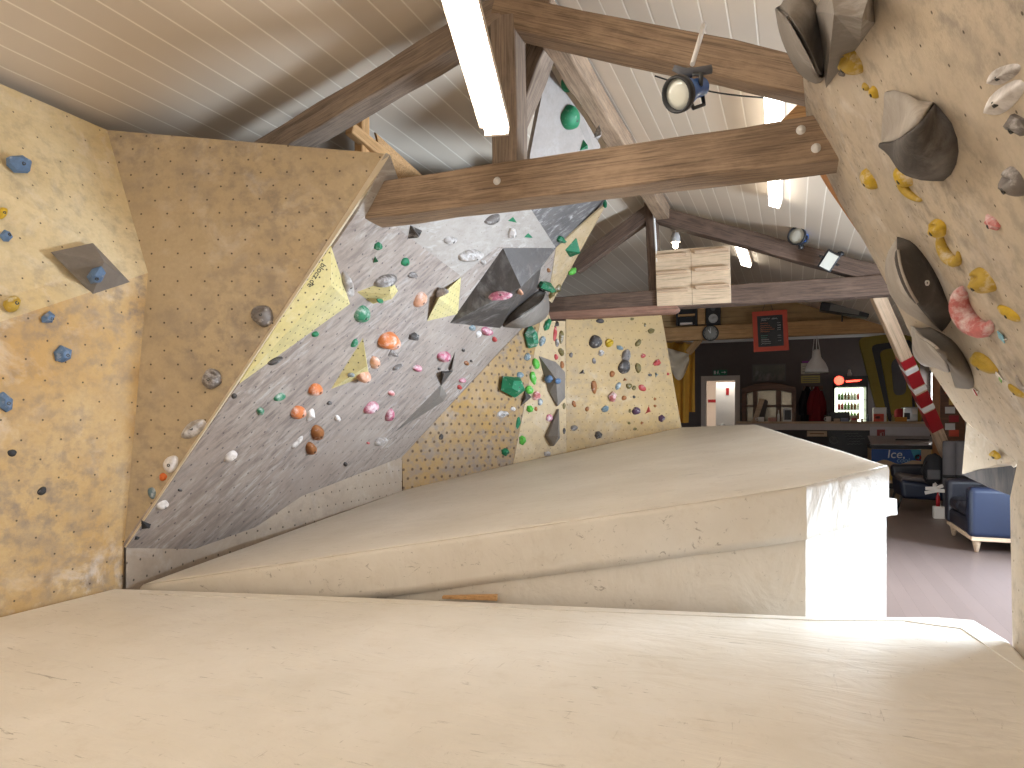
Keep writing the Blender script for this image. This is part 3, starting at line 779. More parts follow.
# ------------------------------------------------------------------ holds
def raycast(x, y):
    r = ray(x, y).normalized(); best = None
    for t in SURF:
        h = t.ray_cast(CAM, r)
        if h[0] is not None and (best is None or h[3] < best[2]): best = (h[0], h[1], h[3])
    return best
def ring_shape(rnd, n, wob):
    a, b, c = rnd.uniform(0, 6.28), rnd.uniform(0, 6.28), rnd.uniform(0, 6.28)
    return [1 + wob * (.6 * math.sin(2 * th + a) + .5 * math.sin(3 * th + b) + .25 * math.sin(5 * th + c)) for th in [2 * math.pi * k / n for k in range(n)]]
def hold_mesh(kind, w, h, z, rnd):
    vs, fs, sm = [], [], True
    if kind in ('dome', 'jug', 'ball', 'pinch', 'crimp'):
        n, m = 18, 7
        ws = ring_shape(rnd, n, {'dome': .1, 'jug': .1, 'ball': .02, 'pinch': .06, 'crimp': .08}[kind])
        sk = rnd.uniform(-.12, .12)
        for i in range(m + 1):
            t = i / m; ph = t * math.pi / 2
            rr = math.cos(ph) if kind == 'ball' else math.cos(ph) ** .75; zz = math.sin(ph)
            for k in range(n):
                th = 2 * math.pi * k / n
                x = math.cos(th) * rr * ws[k]; y = math.sin(th) * rr * ws[k]
                q = zz
                if kind == 'jug':                      # scooped pocket behind a lip
                    q *= 1 - .6 * math.exp(-((y - .38) ** 2) / .05 - (x ** 2) / .5) + .12 * math.exp(-((y + .1) ** 2) / .05)
                if kind == 'pinch': q *= .55 + .45 * math.exp(-(y ** 2) / .08)
                if kind == 'crimp': q *= .55 + .55 * (1 / (1 + math.exp(-(y + .1) * 9))) - .1
                q *= 1 + .1 * noise.noise(Vector((x * 2 + w * 90, y * 2, q)))
                vs.append(((x + sk * zz) * w / 2, (y + .1 * zz * (kind != 'ball')) * h / 2, q * z))
        fs = [(i * n + k, i * n + (k + 1) % n, (i + 1) * n + (k + 1) % n, (i + 1) * n + k) for i in range(m) for k in range(n)]
        fs.append(tuple(m * n + k for k in range(n)))
    elif kind in ('facet', 'tri', 'crystal'):
        sm = False
        n = {'facet': 6, 'tri': 3, 'crystal': 5}[kind]
        a0 = rnd.uniform(0, 6.28) if kind != 'tri' else math.pi / 2
        ang = [a0 + 2 * math.pi * (k + rnd.uniform(-.2, .2)) / n for k in range(n)]
        rb = [rnd.uniform(.85, 1.1) for _ in ang]
        lv = {'facet': ((0, 1), (.45, .95), (1, .45)), 'tri': ((0, 1.1), (.15, 1.05), (1, .12)), 'crystal': ((0, .85), (.4, 1.08), (1, .55))}[kind]
        ox, oy = rnd.uniform(-.2, .2), rnd.uniform(-.05, .3)
        for zz, s_ in lv:
            for k in range(n):
                vs.append(((math.cos(ang[k]) * rb[k] * s_ + ox * zz) * w / 2, (math.sin(ang[k]) * rb[k] * s_ + oy * zz) * h / 2, zz * z * (1 + (rnd.uniform(-.15, .15) if zz == 1 else 0))))
        for i in range(2): fs += [(i * n + k, i * n + (k + 1) % n, (i + 1) * n + (k + 1) % n, (i + 1) * n + k) for k in range(n)]
        fs += [(2 * n + k, 2 * n + (k + 1) % n, 3 * n) for k in range(n)]
        vs.append((ox * w / 2, oy * h / 2, z * 1.02))
    elif kind in ('hook', 'crescent'):
        n, m = 14, 10
        for i in range(n + 1):
            t = i / n
            th = math.radians(120 + 215 * t) if kind == 'hook' else math.radians(100 + 210 * t)
            cx, cy = math.cos(th) * w * .33, math.sin(th) * h * .4
            fat = math.sin(math.pi * min(1, max(0, .12 + t * .76))) * (.17 if kind == 'hook' else .22) * min(w, h) * (1.2 - .4 * t)
            for k in range(m):
                a = 2 * math.pi * k / m
                vs.append((cx + math.cos(th) * math.cos(a) * fat, cy + math.sin(th) * math.cos(a) * fat, max(-.004, fat * .6 + math.sin(a) * fat * 1.0)))
        fs = [(i * m + k, i * m + (k + 1) % m, (i + 1) * m + (k + 1) % m, (i + 1) * m + k) for i in range(n) for k in range(m)]
        fs += [tuple(range(m - 1, -1, -1)), tuple(n * m + k for k in range(m))]
    return vs, fs, sm
USED = {}
def hold(x, y, w, h, rot, kind, col, label, wall='Q', zf=None, bolt=None, group=None, cat='climbing hold'):
    hit = raycast(x, y)
    if hit: loc, n = hit[0], hit[1].copy()
    else:
        loc = on_plane(x, y, *WP[wall]); n = WP[wall][1].copy()
    if n.dot(CAM - loc) < 0: n = -n
    d = depth(loc); r = ray(x, y).normalized()
    a = math.radians(rot)
    def scr(p):
        q = p - CAM; e = q.dot(FW); return Vector((q.dot(RT) / e * F, q.z / e * F))
    u = on_plane(x + math.cos(a) * 2, y - math.sin(a) * 2, loc, n) - loc      # the tilt seen in the photo, laid onto the wall
    px1 = 2 / u.length; u.normalize(); vv = n.cross(u)
    v2 = on_plane(x - math.sin(a) * 2, y - math.cos(a) * 2, loc, n) - loc    # across the tilt, as the photo shows it
    px2 = 2 / v2.length; v2.normalize()
    lim = F / d
    mw = w / max(px1, lim * .5); mh = h / max(px2, lim * .5)
    sk_x, sk_y = v2.dot(u), v2.dot(vv)
    if wall == 'R':
        px2 = (scr(loc + vv * .01) - scr(loc)).length / .01
        mw = w / max(px1, lim * .55); mh = h / max(px2, lim * .55); sk_x, sk_y = 0, 1
    elif wall in ('Q', 'T', 'SU', 'U'): mw *= .86; mh *= .84
    if sk_y < .35: sk_x, sk_y = (.9 if sk_x > 0 else -.9), .44
    z = (zf if zf else {'dome': .42, 'jug': .5, 'ball': .5, 'pinch': .5, 'crimp': .45, 'facet': .45, 'tri': .5, 'crystal': .6, 'hook': .3, 'crescent': .3}[kind]) * min(mw, mh)
    rnd = random.Random(int(x * 31 + y * 17))
    vs, fs, sm = hold_mesh(kind, mw, mh, z, rnd)
    vs = [(p[0] + p[1] * sk_x, p[1] * sk_y, p[2]) for p in vs]
    me = bpy.data.meshes.new('climbing_hold'); me.from_pydata(vs, [], fs); me.materials.append(HC[col])
    me.polygons.foreach_set('use_smooth', [sm] * len(fs))
    bm = bmesh.new(); bm.from_mesh(me); bmesh.ops.recalc_face_normals(bm, faces=bm.faces); bm.to_mesh(me); bm.free()
    o = link(bpy.data.objects.new('climbing_hold', me)); o.location = loc - n * .003
    o.rotation_euler = Matrix((u, vv, n)).transposed().to_euler()
    o['label'] = label; o['category'] = cat
    if group: o['group'] = group
    if bolt is None: bolt = min(w, h) >= 9 and kind not in ('hook', 'crescent')
    if bolt:
        bx, by = (0, 0) if kind in ('ball', 'pinch') else (mw * .04 - mh * .06 * sk_x, -mh * .06 * sk_y)
        # height of the hold's skin under the bolt
        tr_ = BVHTree.FromPolygons([Vector(q) for q in vs], fs)
        hh = tr_.ray_cast(Vector((bx, by, 1)), Vector((0, 0, -1)))
        if hh[0] is not None:
            rr = min(.009, .14 * min(mw, mh))
            mb = MB().lathe((bx, by, hh[0].z - .006), (0, 0, 1), [(0, rr), (.0075, rr), (.008, rr * .5), (.004, rr * .45), (.004, 0)], 10)
            mb2 = bpy.data.meshes.new('bolt'); mb2.from_pydata(mb.v, [], mb.f); mb2.materials.append(DARKM)
            link(bpy.data.objects.new('bolt', mb2), o)
    return o
HOLDS = [
 # left ochre wall
 (18, 165, 27, 19, -15, 'facet', 'blue', 'slate blue faceted hold, topmost on the left ochre wall', 'LU'),
 (2, 213, 11, 11, 0, 'dome', 'yellow', 'yellow knob cut by the left picture edge above a blue hold', 'LU'),
 (6, 236, 12, 14, 60, 'facet', 'blue', 'slate blue hold at the left picture edge just under a yellow knob', 'LU'),
 (12, 304, 18, 15, 20, 'jug', 'mustard', 'chalky mustard yellow hold low left of the diamond volume', 'L'),
 (97, 275, 20, 18, 40, 'facet', 'blue', 'blue grey block hold bolted on the diamond volume', 'L'),
 (47, 318, 14, 13, 10, 'crystal', 'blue', 'small blue star shaped hold under the diamond volume', 'L'),
 (62, 354, 20, 19, -20, 'facet', 'blue', 'blue wedge hold in the middle of the chalky left wall', 'L'),
 (4, 402, 16, 21, 10, 'facet', 'blue', 'blue hold at the left picture edge halfway down the left wall', 'L'),
 (12, 453, 10, 7, 0, 'dome', 'black', 'small black oval hold near the left picture edge', 'L'),
 (42, 491, 10, 8, 40, 'dome', 'black', 'small tilted black hold, lowest on the left wall', 'L'),
 # plain tan side panel
 (263, 316, 22, 21, 30, 'jug', 'grey', 'grey brown kidney hold, highest on the plain tan panel', 'Y'),
 (212, 379, 20, 20, -20, 'jug', 'grey', 'grey scooped hold, second from top on the plain tan panel', 'Y'),
 (194, 429, 28, 15, 35, 'pinch', 'stone', 'long chalky stone hold slanting on the plain tan panel', 'Y'),
 (171, 464, 14, 18, -25, 'dome', 'white', 'white chalked hold beside the prow on the plain tan panel', 'Y'),
 (163, 477, 8, 8, 0, 'dome', 'orange', 'tiny orange hold under a white chalked one on the tan panel', 'Y'),
 (152, 493, 8, 12, 0, 'dome', 'teal', 'dim green grey hold, lowest on the plain tan panel', 'Y'),
 # grey overhang, left and lower part
 (230, 456, 17, 9, 40, 'pinch', 'white', 'white chalked pinch alone low on the grey overhang', 'Q'),
 (162, 505, 15, 9, 30, 'pinch', 'white', 'white streaked hold near the bottom tip of the grey overhang', 'Q'),
 (146, 525, 12, 14, 30, 'tri', 'black', 'black triangular hold at the bottom tip of the grey overhang', 'Q'),
 (137, 538, 7, 6, 30, 'tri', 'black', 'tiny black hold, very lowest at the prow of the grey overhang', 'Q'),
 (180, 490, 5, 4, 0, 'dome', 'dark', 'tiny dark hold above the white streaked hold at the prow', 'Q'),
 (234, 396, 7, 6, 30, 'dome', 'dark', 'small dark hold right below the tip of the big lemon volume', 'Q'),
 (275, 361, 19, 8, 28, 'crimp', 'dark', 'dark flat crimp under the lower edge of the big lemon volume', 'Q'),
 (315, 334, 9, 6, 20, 'dome', 'green', 'small dark green hold under the right corner of the big lemon volume', 'Q'),
 (348, 285, 12, 31, 20, 'crimp', 'stone', 'grey half moon hold against the right edge of the big lemon volume', 'Q'),
 (377, 246, 8, 11, -15, 'facet', 'green', 'upper of two small green holds below the left end of the tie beam', 'Q'),
 (375, 260, 8, 9, 10, 'tri', 'green', 'lower triangular one of two small green holds below the tie beam', 'Q'),
 (405, 262, 10, 10, -30, 'dome', 'green', 'green oval hold right of the two small green holds', 'Q'),
 (412, 275, 10, 7, 10, 'jug', 'grey', 'small grey hold under the green oval hold', 'Q'),
 (384, 281, 26, 14, 30, 'dome', 'grey', 'big smooth grey hold lying on the small lemon wedge volume', 'Q'),
 (380, 300, 13, 6, 0, 'dome', 'green', 'thin dark green hold on the underside of the small lemon wedge', 'Q'),
 (361, 314, 14, 22, -30, 'dome', 'greenc', 'large chalky green egg hold right of the big lemon volume', 'Q'),
 (419, 299, 11, 20, -28, 'dome', 'peach', 'tall salmon pink hold left of the lemon diamond volume', 'Q'),
 (443, 294, 16, 9, 25, 'dome', 'stone', 'blue grey hold on top of the lemon diamond volume', 'Q'),
 (354, 343, 6, 11, -30, 'dome', 'greenc', 'slim green hold left of the lemon pointed volume', 'Q'),
 (388, 340, 24, 18, 25, 'dome', 'orangec', 'largest orange and chalk white hold right of the lemon pointed volume', 'Q'),
 (393, 354, 12, 12, 0, 'tri', 'grey', 'grey pyramid hold just below the largest orange hold', 'Q'),
 (413, 336, 12, 8, 25, 'facet', 'dark', 'small dark knobbly hold right of the largest orange hold', 'Q'),
 (374, 362, 9, 15, -10, 'dome', 'peach', 'upper peach white hold on the right edge of the lemon pointed volume', 'Q'),
 (363, 375, 17, 16, 20, 'dome', 'peach', 'lower peach white hold at the foot of the lemon pointed volume', 'Q'),
 (351, 375, 8, 6, 0, 'dome', 'teal', 'small dark green knob on the lemon pointed volume', 'Q'),
 (397, 367, 13, 6, 35, 'crimp', 'grey', 'flat grey smear of a hold below the grey pyramid hold', 'Q'),
 (443, 356, 15, 11, 15, 'dome', 'pink', 'pink purple bean hold left of the slim grey sliver volume', 'Q'),
 (417, 368, 10, 7, 15, 'dome', 'pink', 'small pink and white hold in the middle of the grey overhang', 'Q'),
 (439, 369, 4, 3, 0, 'dome', 'dark', 'tiny dark hold beside the small dark triangle volume', 'Q'),
 (315, 389, 17, 12, 30, 'dome', 'orangec', 'orange hold with a white chalked top, upper of the orange row', 'Q'),
 (298, 412, 17, 15, 35, 'dome', 'orangec', 'orange wedge hold with a white chalked top, left in the orange row', 'Q'),
 (310, 415, 7, 17, -25, 'pinch', 'white', 'white blue flake hold beside the left orange wedge hold', 'Q'),
 (316, 432, 11, 19, -12, 'dome', 'brown', 'upper rust brown hold of a stacked brown pair', 'Q'),
 (310, 448, 11, 14, -10, 'dome', 'brown', 'lower rust brown hold of a stacked brown pair', 'Q'),
 (297, 442, 19, 5, 48, 'pinch', 'stone', 'violet grey streak shaped hold left of the stacked brown pair', 'Q'),
 (279, 397, 14, 8, 35, 'pinch', 'greenc', 'chalky pale green hold at the left of the grey overhang', 'Q'),
 (260, 411, 8, 9, 0, 'dome', 'greenc', 'small green grey hold, furthest left of the green ones', 'Q'),
 (329, 403, 6, 4, 25, 'dome', 'dark', 'small dark hold right of the orange row', 'Q'),
 (337, 418, 6, 7, 0, 'dome', 'white', 'faint white hold right of the stacked brown pair', 'Q'),
 (391, 393, 8, 6, 0, 'dome', 'rose', 'small rose red hold above the pink pair', 'Q'),
 (370, 407, 18, 11, 35, 'dome', 'pink', 'pink hold with a long white chalked top, left of the pink pair', 'Q'),
 (389, 415, 10, 15, -25, 'dome', 'pink', 'dark pink twisted hold, right of the pink pair', 'Q'),
 (380, 441, 16, 8, 30, 'dome', 'stone', 'black and white hold low on the grey overhang', 'Q'),
 (368, 443, 4, 3, 0, 'dome', 'red', 'tiny red hold beside the black and white hold', 'Q'),
 (345, 464, 4, 5, 0, 'dome', 'dark', 'tiny dark hold low on the grey overhang below the stacked brown pair', 'Q'),
 (371, 479, 6, 10, 0, 'tri', 'black', 'black pointed hold on the grey kicker strip', 'Q'),
 # grey overhang, right and upper part
 (413, 231, 25, 13, 32, 'tri', 'dark', 'dark brown fin shaped hold under the left half of the tie beam', 'Q'),
 (450, 240, 15, 9, 5, 'dome', 'stone', 'soft grey hold right of the dark brown fin', 'Q'),
 (470, 255, 30, 12, 12, 'jug', 'stone', 'long grey rail jug with a white chalked rim', 'Q'),
 (483, 262, 7, 6, 0, 'dome', 'stone', 'small grey hold below the right end of the long rail jug', 'Q'),
 (492, 219, 20, 9, 28, 'dome', 'grey', 'brown grey bean hold just under the tie beam', 'Q'),
 (512, 220, 11, 8, 0, 'tri', 'green', 'upper green triangular hold on the pale panel under the tie beam', 'Q'),
 (511, 233, 11, 14, -15, 'facet', 'white', 'white square hold with a dark bolt between two green holds', 'Q'),
 (528, 236, 11, 7, 5, 'tri', 'green', 'lower green triangular hold right of the white square hold', 'Q'),
 (560, 239, 9, 11, 20, 'facet', 'green', 'dark green hold in the shade of the dark upper panel', 'U'),
 (500, 296, 27, 11, 8, 'dome', 'pink', 'long pink and white hold on the biggest charcoal pyramid', 'Q'),
 (526, 279, 9, 8, 35, 'dome', 'peach', 'upper salmon hold at the crest of the biggest charcoal pyramid', 'Q'),
 (519, 291, 8, 8, 0, 'dome', 'peach', 'lower salmon hold at the crest of the biggest charcoal pyramid', 'Q'),
 (486, 331, 14, 10, 0, 'dome', 'pink', 'rose pink knob under the biggest charcoal pyramid', 'Q'),
 (472, 328, 9, 7, -20, 'dome', 'teal', 'blue grey knob under the left corner of the biggest charcoal pyramid', 'Q'),
 (478, 334, 6, 9, -30, 'dome', 'white', 'white chalked hold between the blue grey and rose knobs', 'Q'),
 (494, 339, 6, 6, 0, 'dome', 'red', 'small red hold right below the rose pink knob', 'Q'),
 (463, 350, 4, 4, 0, 'dome', 'dark', 'tiny dark hold right of the slim grey sliver volume', 'Q'),
 (466, 363, 6, 5, 0, 'dome', 'brown', 'tiny rust hold right of the small dark triangle volume', 'Q'),
 (471, 361, 4, 3, 0, 'dome', 'dark', 'tiny dark hold touching a tiny rust hold near the ochre wall', 'Q'),
 (462, 380, 7, 6, 20, 'dome', 'pink', 'upper small pink hold near the ochre wall edge', 'Q'),
 (459, 387, 6, 5, 0, 'dome', 'red', 'lower small dark red hold near the ochre wall edge', 'Q'),
 # ochre grid wall and the edge of it
 (529, 338, 15, 28, 0, 'crystal', 'greenc', 'tall green crystal hold with a chalked white top', 'T'),
 (510, 386, 29, 27, 10, 'crystal', 'green', 'largest bright green crystal hold on the ochre wall', 'T'),
 (527, 357, 7, 9, -20, 'dome', 'teal', 'blue grey hold below the tall green crystal', 'T'),
 (520, 375, 9, 7, 0, 'dome', 'teal', 'grey green hold right above the largest green crystal', 'T'),
 (502, 414, 14, 9, 0, 'facet', 'stone', 'pale mint crystal hold below the largest green crystal', 'T'),
 (441, 437, 5, 7, 0, 'dome', 'dark', 'small dark hold on the left of the ochre grid wall', 'T'),
 (513, 409, 6, 5, 0, 'dome', 'stone', 'faint grey hold right of the pale mint crystal', 'T'),
 (505, 452, 9, 10, 20, 'facet', 'green', 'dark green wedge hold at the foot of the ochre wall', 'T'),
 (543, 284, 14, 13, 20, 'crystal', 'green', 'green crystal beside the rounded charcoal half egg', 'SU'),
 (571, 248, 13, 24, -32, 'tri', 'green', 'long bright green blade hold below the end of the dark panel', 'SU'),
 (572, 271, 12, 6, 40, 'facet', 'lime', 'lime green hold on the silhouette below the long green blade', 'SU'),
 (557, 289, 5, 14, -35, 'pinch', 'olive', 'upper olive splinter hold above the left end of the far beam', 'SU'),
 (552, 294, 4, 12, -30, 'pinch', 'olive', 'lower olive splinter hold above the left end of the far beam', 'SU'),
 (548, 270, 4, 5, 0, 'dome', 'brown', 'tiny brown hold left of the lime silhouette hold', 'SU'),
 (605, 204, 5, 9, 0, 'dome', 'green', 'small green hold at the top right corner of the dark panel', 'U'),
 (569, 118, 16, 26, 5, 'dome', 'green', 'big smooth green half egg on the peak above the tie beam', 'K'),
 (566, 86, 9, 14, 20, 'dome', 'green', 'green oval hold highest on the peak above the tie beam', 'K'),
 (583, 146, 9, 13, 5, 'tri', 'green', 'green pointed hold just above the tie beam on the peak', 'K'),
 (597, 134, 7, 16, -20, 'tri', 'grey', 'grey brown spike hold at the right edge of the peak', 'K'),
 # narrow strip
 (536, 364, 7, 11, 10, 'dome', 'lime', 'topmost lime green hold on the edge of the narrow tan strip', 'S'),
 (533, 378, 6, 13, 10, 'dome', 'lime', 'second lime green hold down the edge of the narrow tan strip', 'S'),
 (529, 390, 8, 9, 0, 'jug', 'lime', 'third lime green hold, beside the tiny dark triangle', 'S'),
 (530, 409, 7, 9, 0, 'facet', 'lime', 'fourth lime green hold, under the tiny dark triangle', 'S'),
 (522, 440, 7, 10, 0, 'facet', 'lime', 'lowest lime green hold near the foot of the narrow strip', 'S'),
 (536, 396, 8, 9, 0, 'jug', 'rose', 'rose red hold right of the third lime hold', 'S'),
 (540, 402, 5, 7, 0, 'dome', 'teal', 'grey blue hold under the rose red hold', 'S'),
 (536, 409, 3, 5, 0, 'dome', 'brown', 'tiny brown hold right of the fourth lime hold', 'S'),
 (549, 418, 6, 8, 0, 'dome', 'pink', 'pink hold left of the spearhead volume', 'S'),
 (518, 423, 4, 13, -8, 'pinch', 'green', 'dark green sliver hold on the edge of the ochre wall', 'S'),
 (547, 454, 7, 6, 0, 'facet', 'stone', 'grey white hold at the foot of the narrow strip', 'S'),
 (549, 379, 8, 8, 0, 'ball', 'blue', 'left pale blue ball in the brown grey wedge volume', 'S'),
 (558, 381, 6, 6, 0, 'ball', 'blue', 'right pale blue ball in the brown grey wedge volume', 'S'),
 (547, 325, 7, 13, -25, 'facet', 'green', 'dark green leaf hold just under the far beam', 'S'),
 (556, 324, 7, 8, 0, 'tri', 'dark', 'dark hold under the far beam right of the green leaf hold', 'S'),
 (555, 334, 4, 15, -5, 'pinch', 'red', 'thin red streak hold at the top of the narrow strip', 'S'),
 (561, 337, 5, 13, 0, 'dome', 'olive', 'olive hold in the fold beside the thin red streak', 'S'),
 (557, 343, 4, 8, 0, 'dome', 'grey', 'small grey hold under the thin red streak', 'S'),
 (542, 341, 6, 10, -10, 'dome', 'teal', 'grey blue leaf hold near the tall green crystal', 'S'),
 (561, 352, 5, 9, 15, 'jug', 'olive', 'olive ring hold in the fold above the wedge volume', 'S'),
 (556, 357, 4, 6, 0, 'dome', 'red', 'small red hold just above the wedge volume', 'S'),
 (562, 365, 4, 8, 0, 'dome', 'brown', 'small brown hold in the fold right of the wedge volume', 'S'),
 (564, 406, 3, 7, 0, 'dome', 'olive', 'upper tiny olive hold in the fold above the spearhead volume', 'S'),
 (564, 431, 3, 6, 0, 'dome', 'dark', 'lower tiny dark hold in the fold beside the spearhead volume', 'S'),
 # far tan wall
 (595, 342, 12, 14, -20, 'dome', 'dark', 'large dark egg hold at the upper left of the far wall', 'B'),
 (609, 343, 9, 8, 30, 'jug', 'yellow', 'yellow hold right of the large dark egg on the far wall', 'B'),
 (600, 321, 8, 5, 0, 'dome', 'dark', 'dark hold peeping out under the far beam', 'B'),
 (632, 319, 4, 3, 0, 'dome', 'olive', 'tiny olive hold under the far beam', 'B'),
 (601, 353, 6, 6, 0, 'jug', 'stone', 'round grey hold below the large dark egg', 'B'),
 (594, 361, 4, 6, 20, 'dome', 'grey', 'small grey drop hold left below the round grey one', 'B'),
 (571, 355, 4, 5, 0, 'dome', 'grey', 'small grey hold at the left edge of the far wall', 'B'),
 (582, 372, 7, 6, 0, 'tri', 'dark', 'dark triangle hold at the left of the far wall', 'B'),
 (594, 387, 6, 13, 5, 'dome', 'brown', 'long brown hold at the left of the far wall', 'B'),
 (620, 348, 8, 5, -25, 'facet', 'teal', 'grey green flake hold above the big dark double hold', 'B'),
 (626, 356, 9, 13, 0, 'dome', 'grey', 'upper half of the big dark double hold on the far wall', 'B'),
 (624, 367, 12, 14, -5, 'dome', 'dark', 'lower half of the big dark double hold on the far wall', 'B'),
 (638, 343, 5, 8, -30, 'dome', 'olive', 'olive leaf hold right above the big dark double hold', 'B'),
 (645, 325, 2.5, 4, 0, 'dome', 'olive', 'tiny olive hold at the top right of the far wall', 'B'),
 (651, 331, 7, 5, 10, 'jug', 'olive', 'dark olive wide hold at the top right of the far wall', 'B'),
 (643, 356, 5, 5, 0, 'facet', 'red', 'small red hold right of the big dark double hold', 'B'),
 (657, 363, 9, 7, 15, 'facet', 'red', 'wide red star hold near the right edge of the far wall', 'B'),
 (638, 368, 6, 10, 15, 'dome', 'olive', 'olive lens hold right of the big dark double hold', 'B'),
 (612, 374, 5, 7, -20, 'dome', 'brown', 'brown hold left below the big dark double hold', 'B'),
 (625, 380, 5, 4, 0, 'tri', 'brown', 'small brown hold right under the big dark double hold', 'B'),
 (618, 386, 5, 8, -25, 'dome', 'teal', 'teal grey leaf hold in the middle of the far wall', 'B'),
 (629, 386, 6, 6, 40, 'dome', 'olive', 'left one of an olive pair forming a roof shape', 'B'),
 (634, 388, 4, 5, -40, 'dome', 'olive', 'right one of an olive pair forming a roof shape', 'B'),
 (642, 388, 8, 6, -30, 'dome', 'red', 'red oval hold right of the olive pair', 'B'),
 (612, 397, 8, 10, 0, 'crystal', 'rose', 'rose red cluster hold in the middle of the far wall', 'B'),
 (624, 398, 5, 5, 0, 'dome', 'brown', 'brown round hold right of the rose red cluster', 'B'),
 (634, 397, 3, 3, 0, 'dome', 'dark', 'tiny dark hold below the olive pair', 'B'),
 (656, 375, 5, 6, 20, 'tri', 'teal', 'teal triangle hold near the right edge of the far wall', 'B'),
 (650, 375, 4, 3, 0, 'dome', 'dark', 'tiny dark hold left of the teal triangle', 'B'),
 (668, 374, 2.5, 3, 0, 'dome', 'red', 'tiny red hold on the right edge of the far wall', 'B'),
 (655, 399, 3, 3, 0, 'dome', 'brown', 'upper tiny brown hold at the right of the far wall', 'B'),
 (655, 406, 3, 3, 0, 'dome', 'brown', 'lower tiny brown hold at the right of the far wall', 'B'),
 (605, 409, 8, 6, 25, 'jug', 'teal', 'teal grey scoop hold lower on the far wall', 'B'),
 (587, 409, 4, 5, -30, 'dome', 'brown', 'small brown hold at the lower left of the far wall', 'B'),
 (574, 404, 4, 7, 15, 'dome', 'brown', 'rust coloured hold on the left fold of the far wall', 'B'),
 (636, 411, 8, 8, -30, 'jug', 'purple', 'dark purple knobbly hold lower on the far wall', 'B'),
 (630, 411, 3, 4, 0, 'dome', 'olive', 'tiny olive hold left of the dark purple knob', 'B'),
 (648, 411, 6, 9, 0, 'tri', 'red', 'red drop hold right of the dark purple knob', 'B'),
 (661, 418, 7, 8, -25, 'facet', 'purple', 'dark violet hold at the lower right of the far wall', 'B'),
 (574, 428, 7, 6, 0, 'dome', 'grey', 'dark grey hold at the foot of the far wall left side', 'B'),
 (598, 435, 8, 8, 30, 'facet', 'dark', 'dark hold with chalk at the foot of the far wall', 'B'),
 (629, 423, 3, 3, 0, 'dome', 'olive', 'tiny olive hold low in the middle of the far wall', 'B'),
 (642, 423, 3, 3, 0, 'dome', 'brown', 'tiny brown hold low on the far wall below the red drop', 'B'),
 (635, 429, 4, 3, 0, 'dome', 'olive', 'lowest tiny olive hold above the sloping mat', 'B'),
 # right overhang
 (855, 60, 18, 30, -15, 'jug', 'mustard', 'topmost yellow jug under the boxy grey volume', 'R'),
 (843, 72, 8, 10, 20, 'facet', 'grey', 'small grey hold left of the topmost yellow jug', 'R'),
 (866, 87, 11, 9, 0, 'dome', 'mustard', 'left one of a dull yellow pair below the topmost jug', 'R'),
 (875, 92, 11, 14, 25, 'dome', 'yellow', 'right one of a dull yellow pair below the topmost jug', 'R'),
 (871, 179, 16, 22, 15, 'dome', 'yellow', 'yellow egg hold below the hollow half cone volume', 'R'),
 (906, 176, 16, 24, 10, 'dome', 'yellow', 'yellow knob right of the yellow egg hold', 'R'),
 (914, 189, 34, 22, -35, 'crescent', 'mustard', 'yellow curved rail hold under the yellow knob', 'R'),
 (939, 228, 26, 20, 20, 'jug', 'yellow', 'bright yellow blob hold at the top of the yellow hook', 'R'),
 (951, 246, 26, 40, 8, 'hook', 'mustard', 'yellow hook shaped ring hold in the middle of the right overhang', 'R'),
 (994, 222, 18, 14, -35, 'facet', 'rose', 'rose red wedge hold alone on the right overhang', 'R'),
 (986, 280, 22, 30, 12, 'jug', 'mustard', 'yellow pocket hold above the pink crescent', 'R'),
 (1010, 313, 24, 14, -25, 'dome', 'yellow', 'yellow oval hold right of the pink crescent', 'R'),
 (978, 308, 46, 56, 15, 'crescent', 'rose', 'large pink and white crescent hold on the right overhang', 'R'),
 (986, 362, 30, 19, -32, 'jug', 'mustard', 'grey and yellow hold with a green tag below it', 'R'),
 (1017, 391, 20, 11, -30, 'dome', 'mustard', 'dull yellow hold by the right picture edge, lowest on the overhang', 'R'),
 (1022, 382, 10, 20, 0, 'hook', 'stone', 'pale ring hold cut by the right picture edge', 'R'),
 (1003, 75, 44, 17, 28, 'pinch', 'stone', 'upper pale driftwood hold at the top right picture edge', 'R'),
 (1004, 99, 56, 24, 38, 'pinch', 'white', 'large bone white driftwood hold at the top right picture edge', 'R'),
 (1019, 124, 20, 26, 20, 'facet', 'grey', 'grey block hold below the bone white driftwood hold', 'R'),
 (1017, 181, 20, 28, -20, 'jug', 'grey', 'grey scooped hold at the right picture edge beside the rose wedge', 'R'),
 (996, 455, 11, 12, 0, 'facet', 'yellow', 'small yellow hold on the return facet under the overhang', 'R'),
]
for hd in HOLDS:
    x, y, w, h, rot, kind, col, lab, wall = hd
    hold(x, y, w, h, rot, kind, col, lab, wall)
# paper tags hanging below three holds
def tag_card(x, y, w, h, rot, mat, lab, strip=None):
    p = above(x, y, 'R', .008); d = depth(p); n = RN
    t1 = (RT - n * n.dot(RT)).normalized(); t2 = n.cross(t1); a = math.radians(rot)
    u = t1 * math.cos(a) + t2 * math.sin(a); v_ = n.cross(u)
    o = solo('route_tag', MB().obox(p, u * w * d / F / 2, v_ * h * d / F / 2, n * .002), mat, lab, 'tag', bevel=.0008)
    if strip:
        q = p + n * .0025 + v_ * h * d / F * .3
        part('colour_band', MB().obox(q, u * w * d / F / 2 * .98, v_ * h * d / F * .2, n * .0015), strip, o)
    # the clip that fixes the card to the wall
    part('clip', MB().tube([p + v_ * h * d / F * .45, p + v_ * h * d / F * .6 - n * .009], .003, 6), WHITEP, o)
GREENP = plain('green_card', (.2, .45, .12), .6)
CYANP = plain('light_blue_card', (.22, .45, .55), .6)
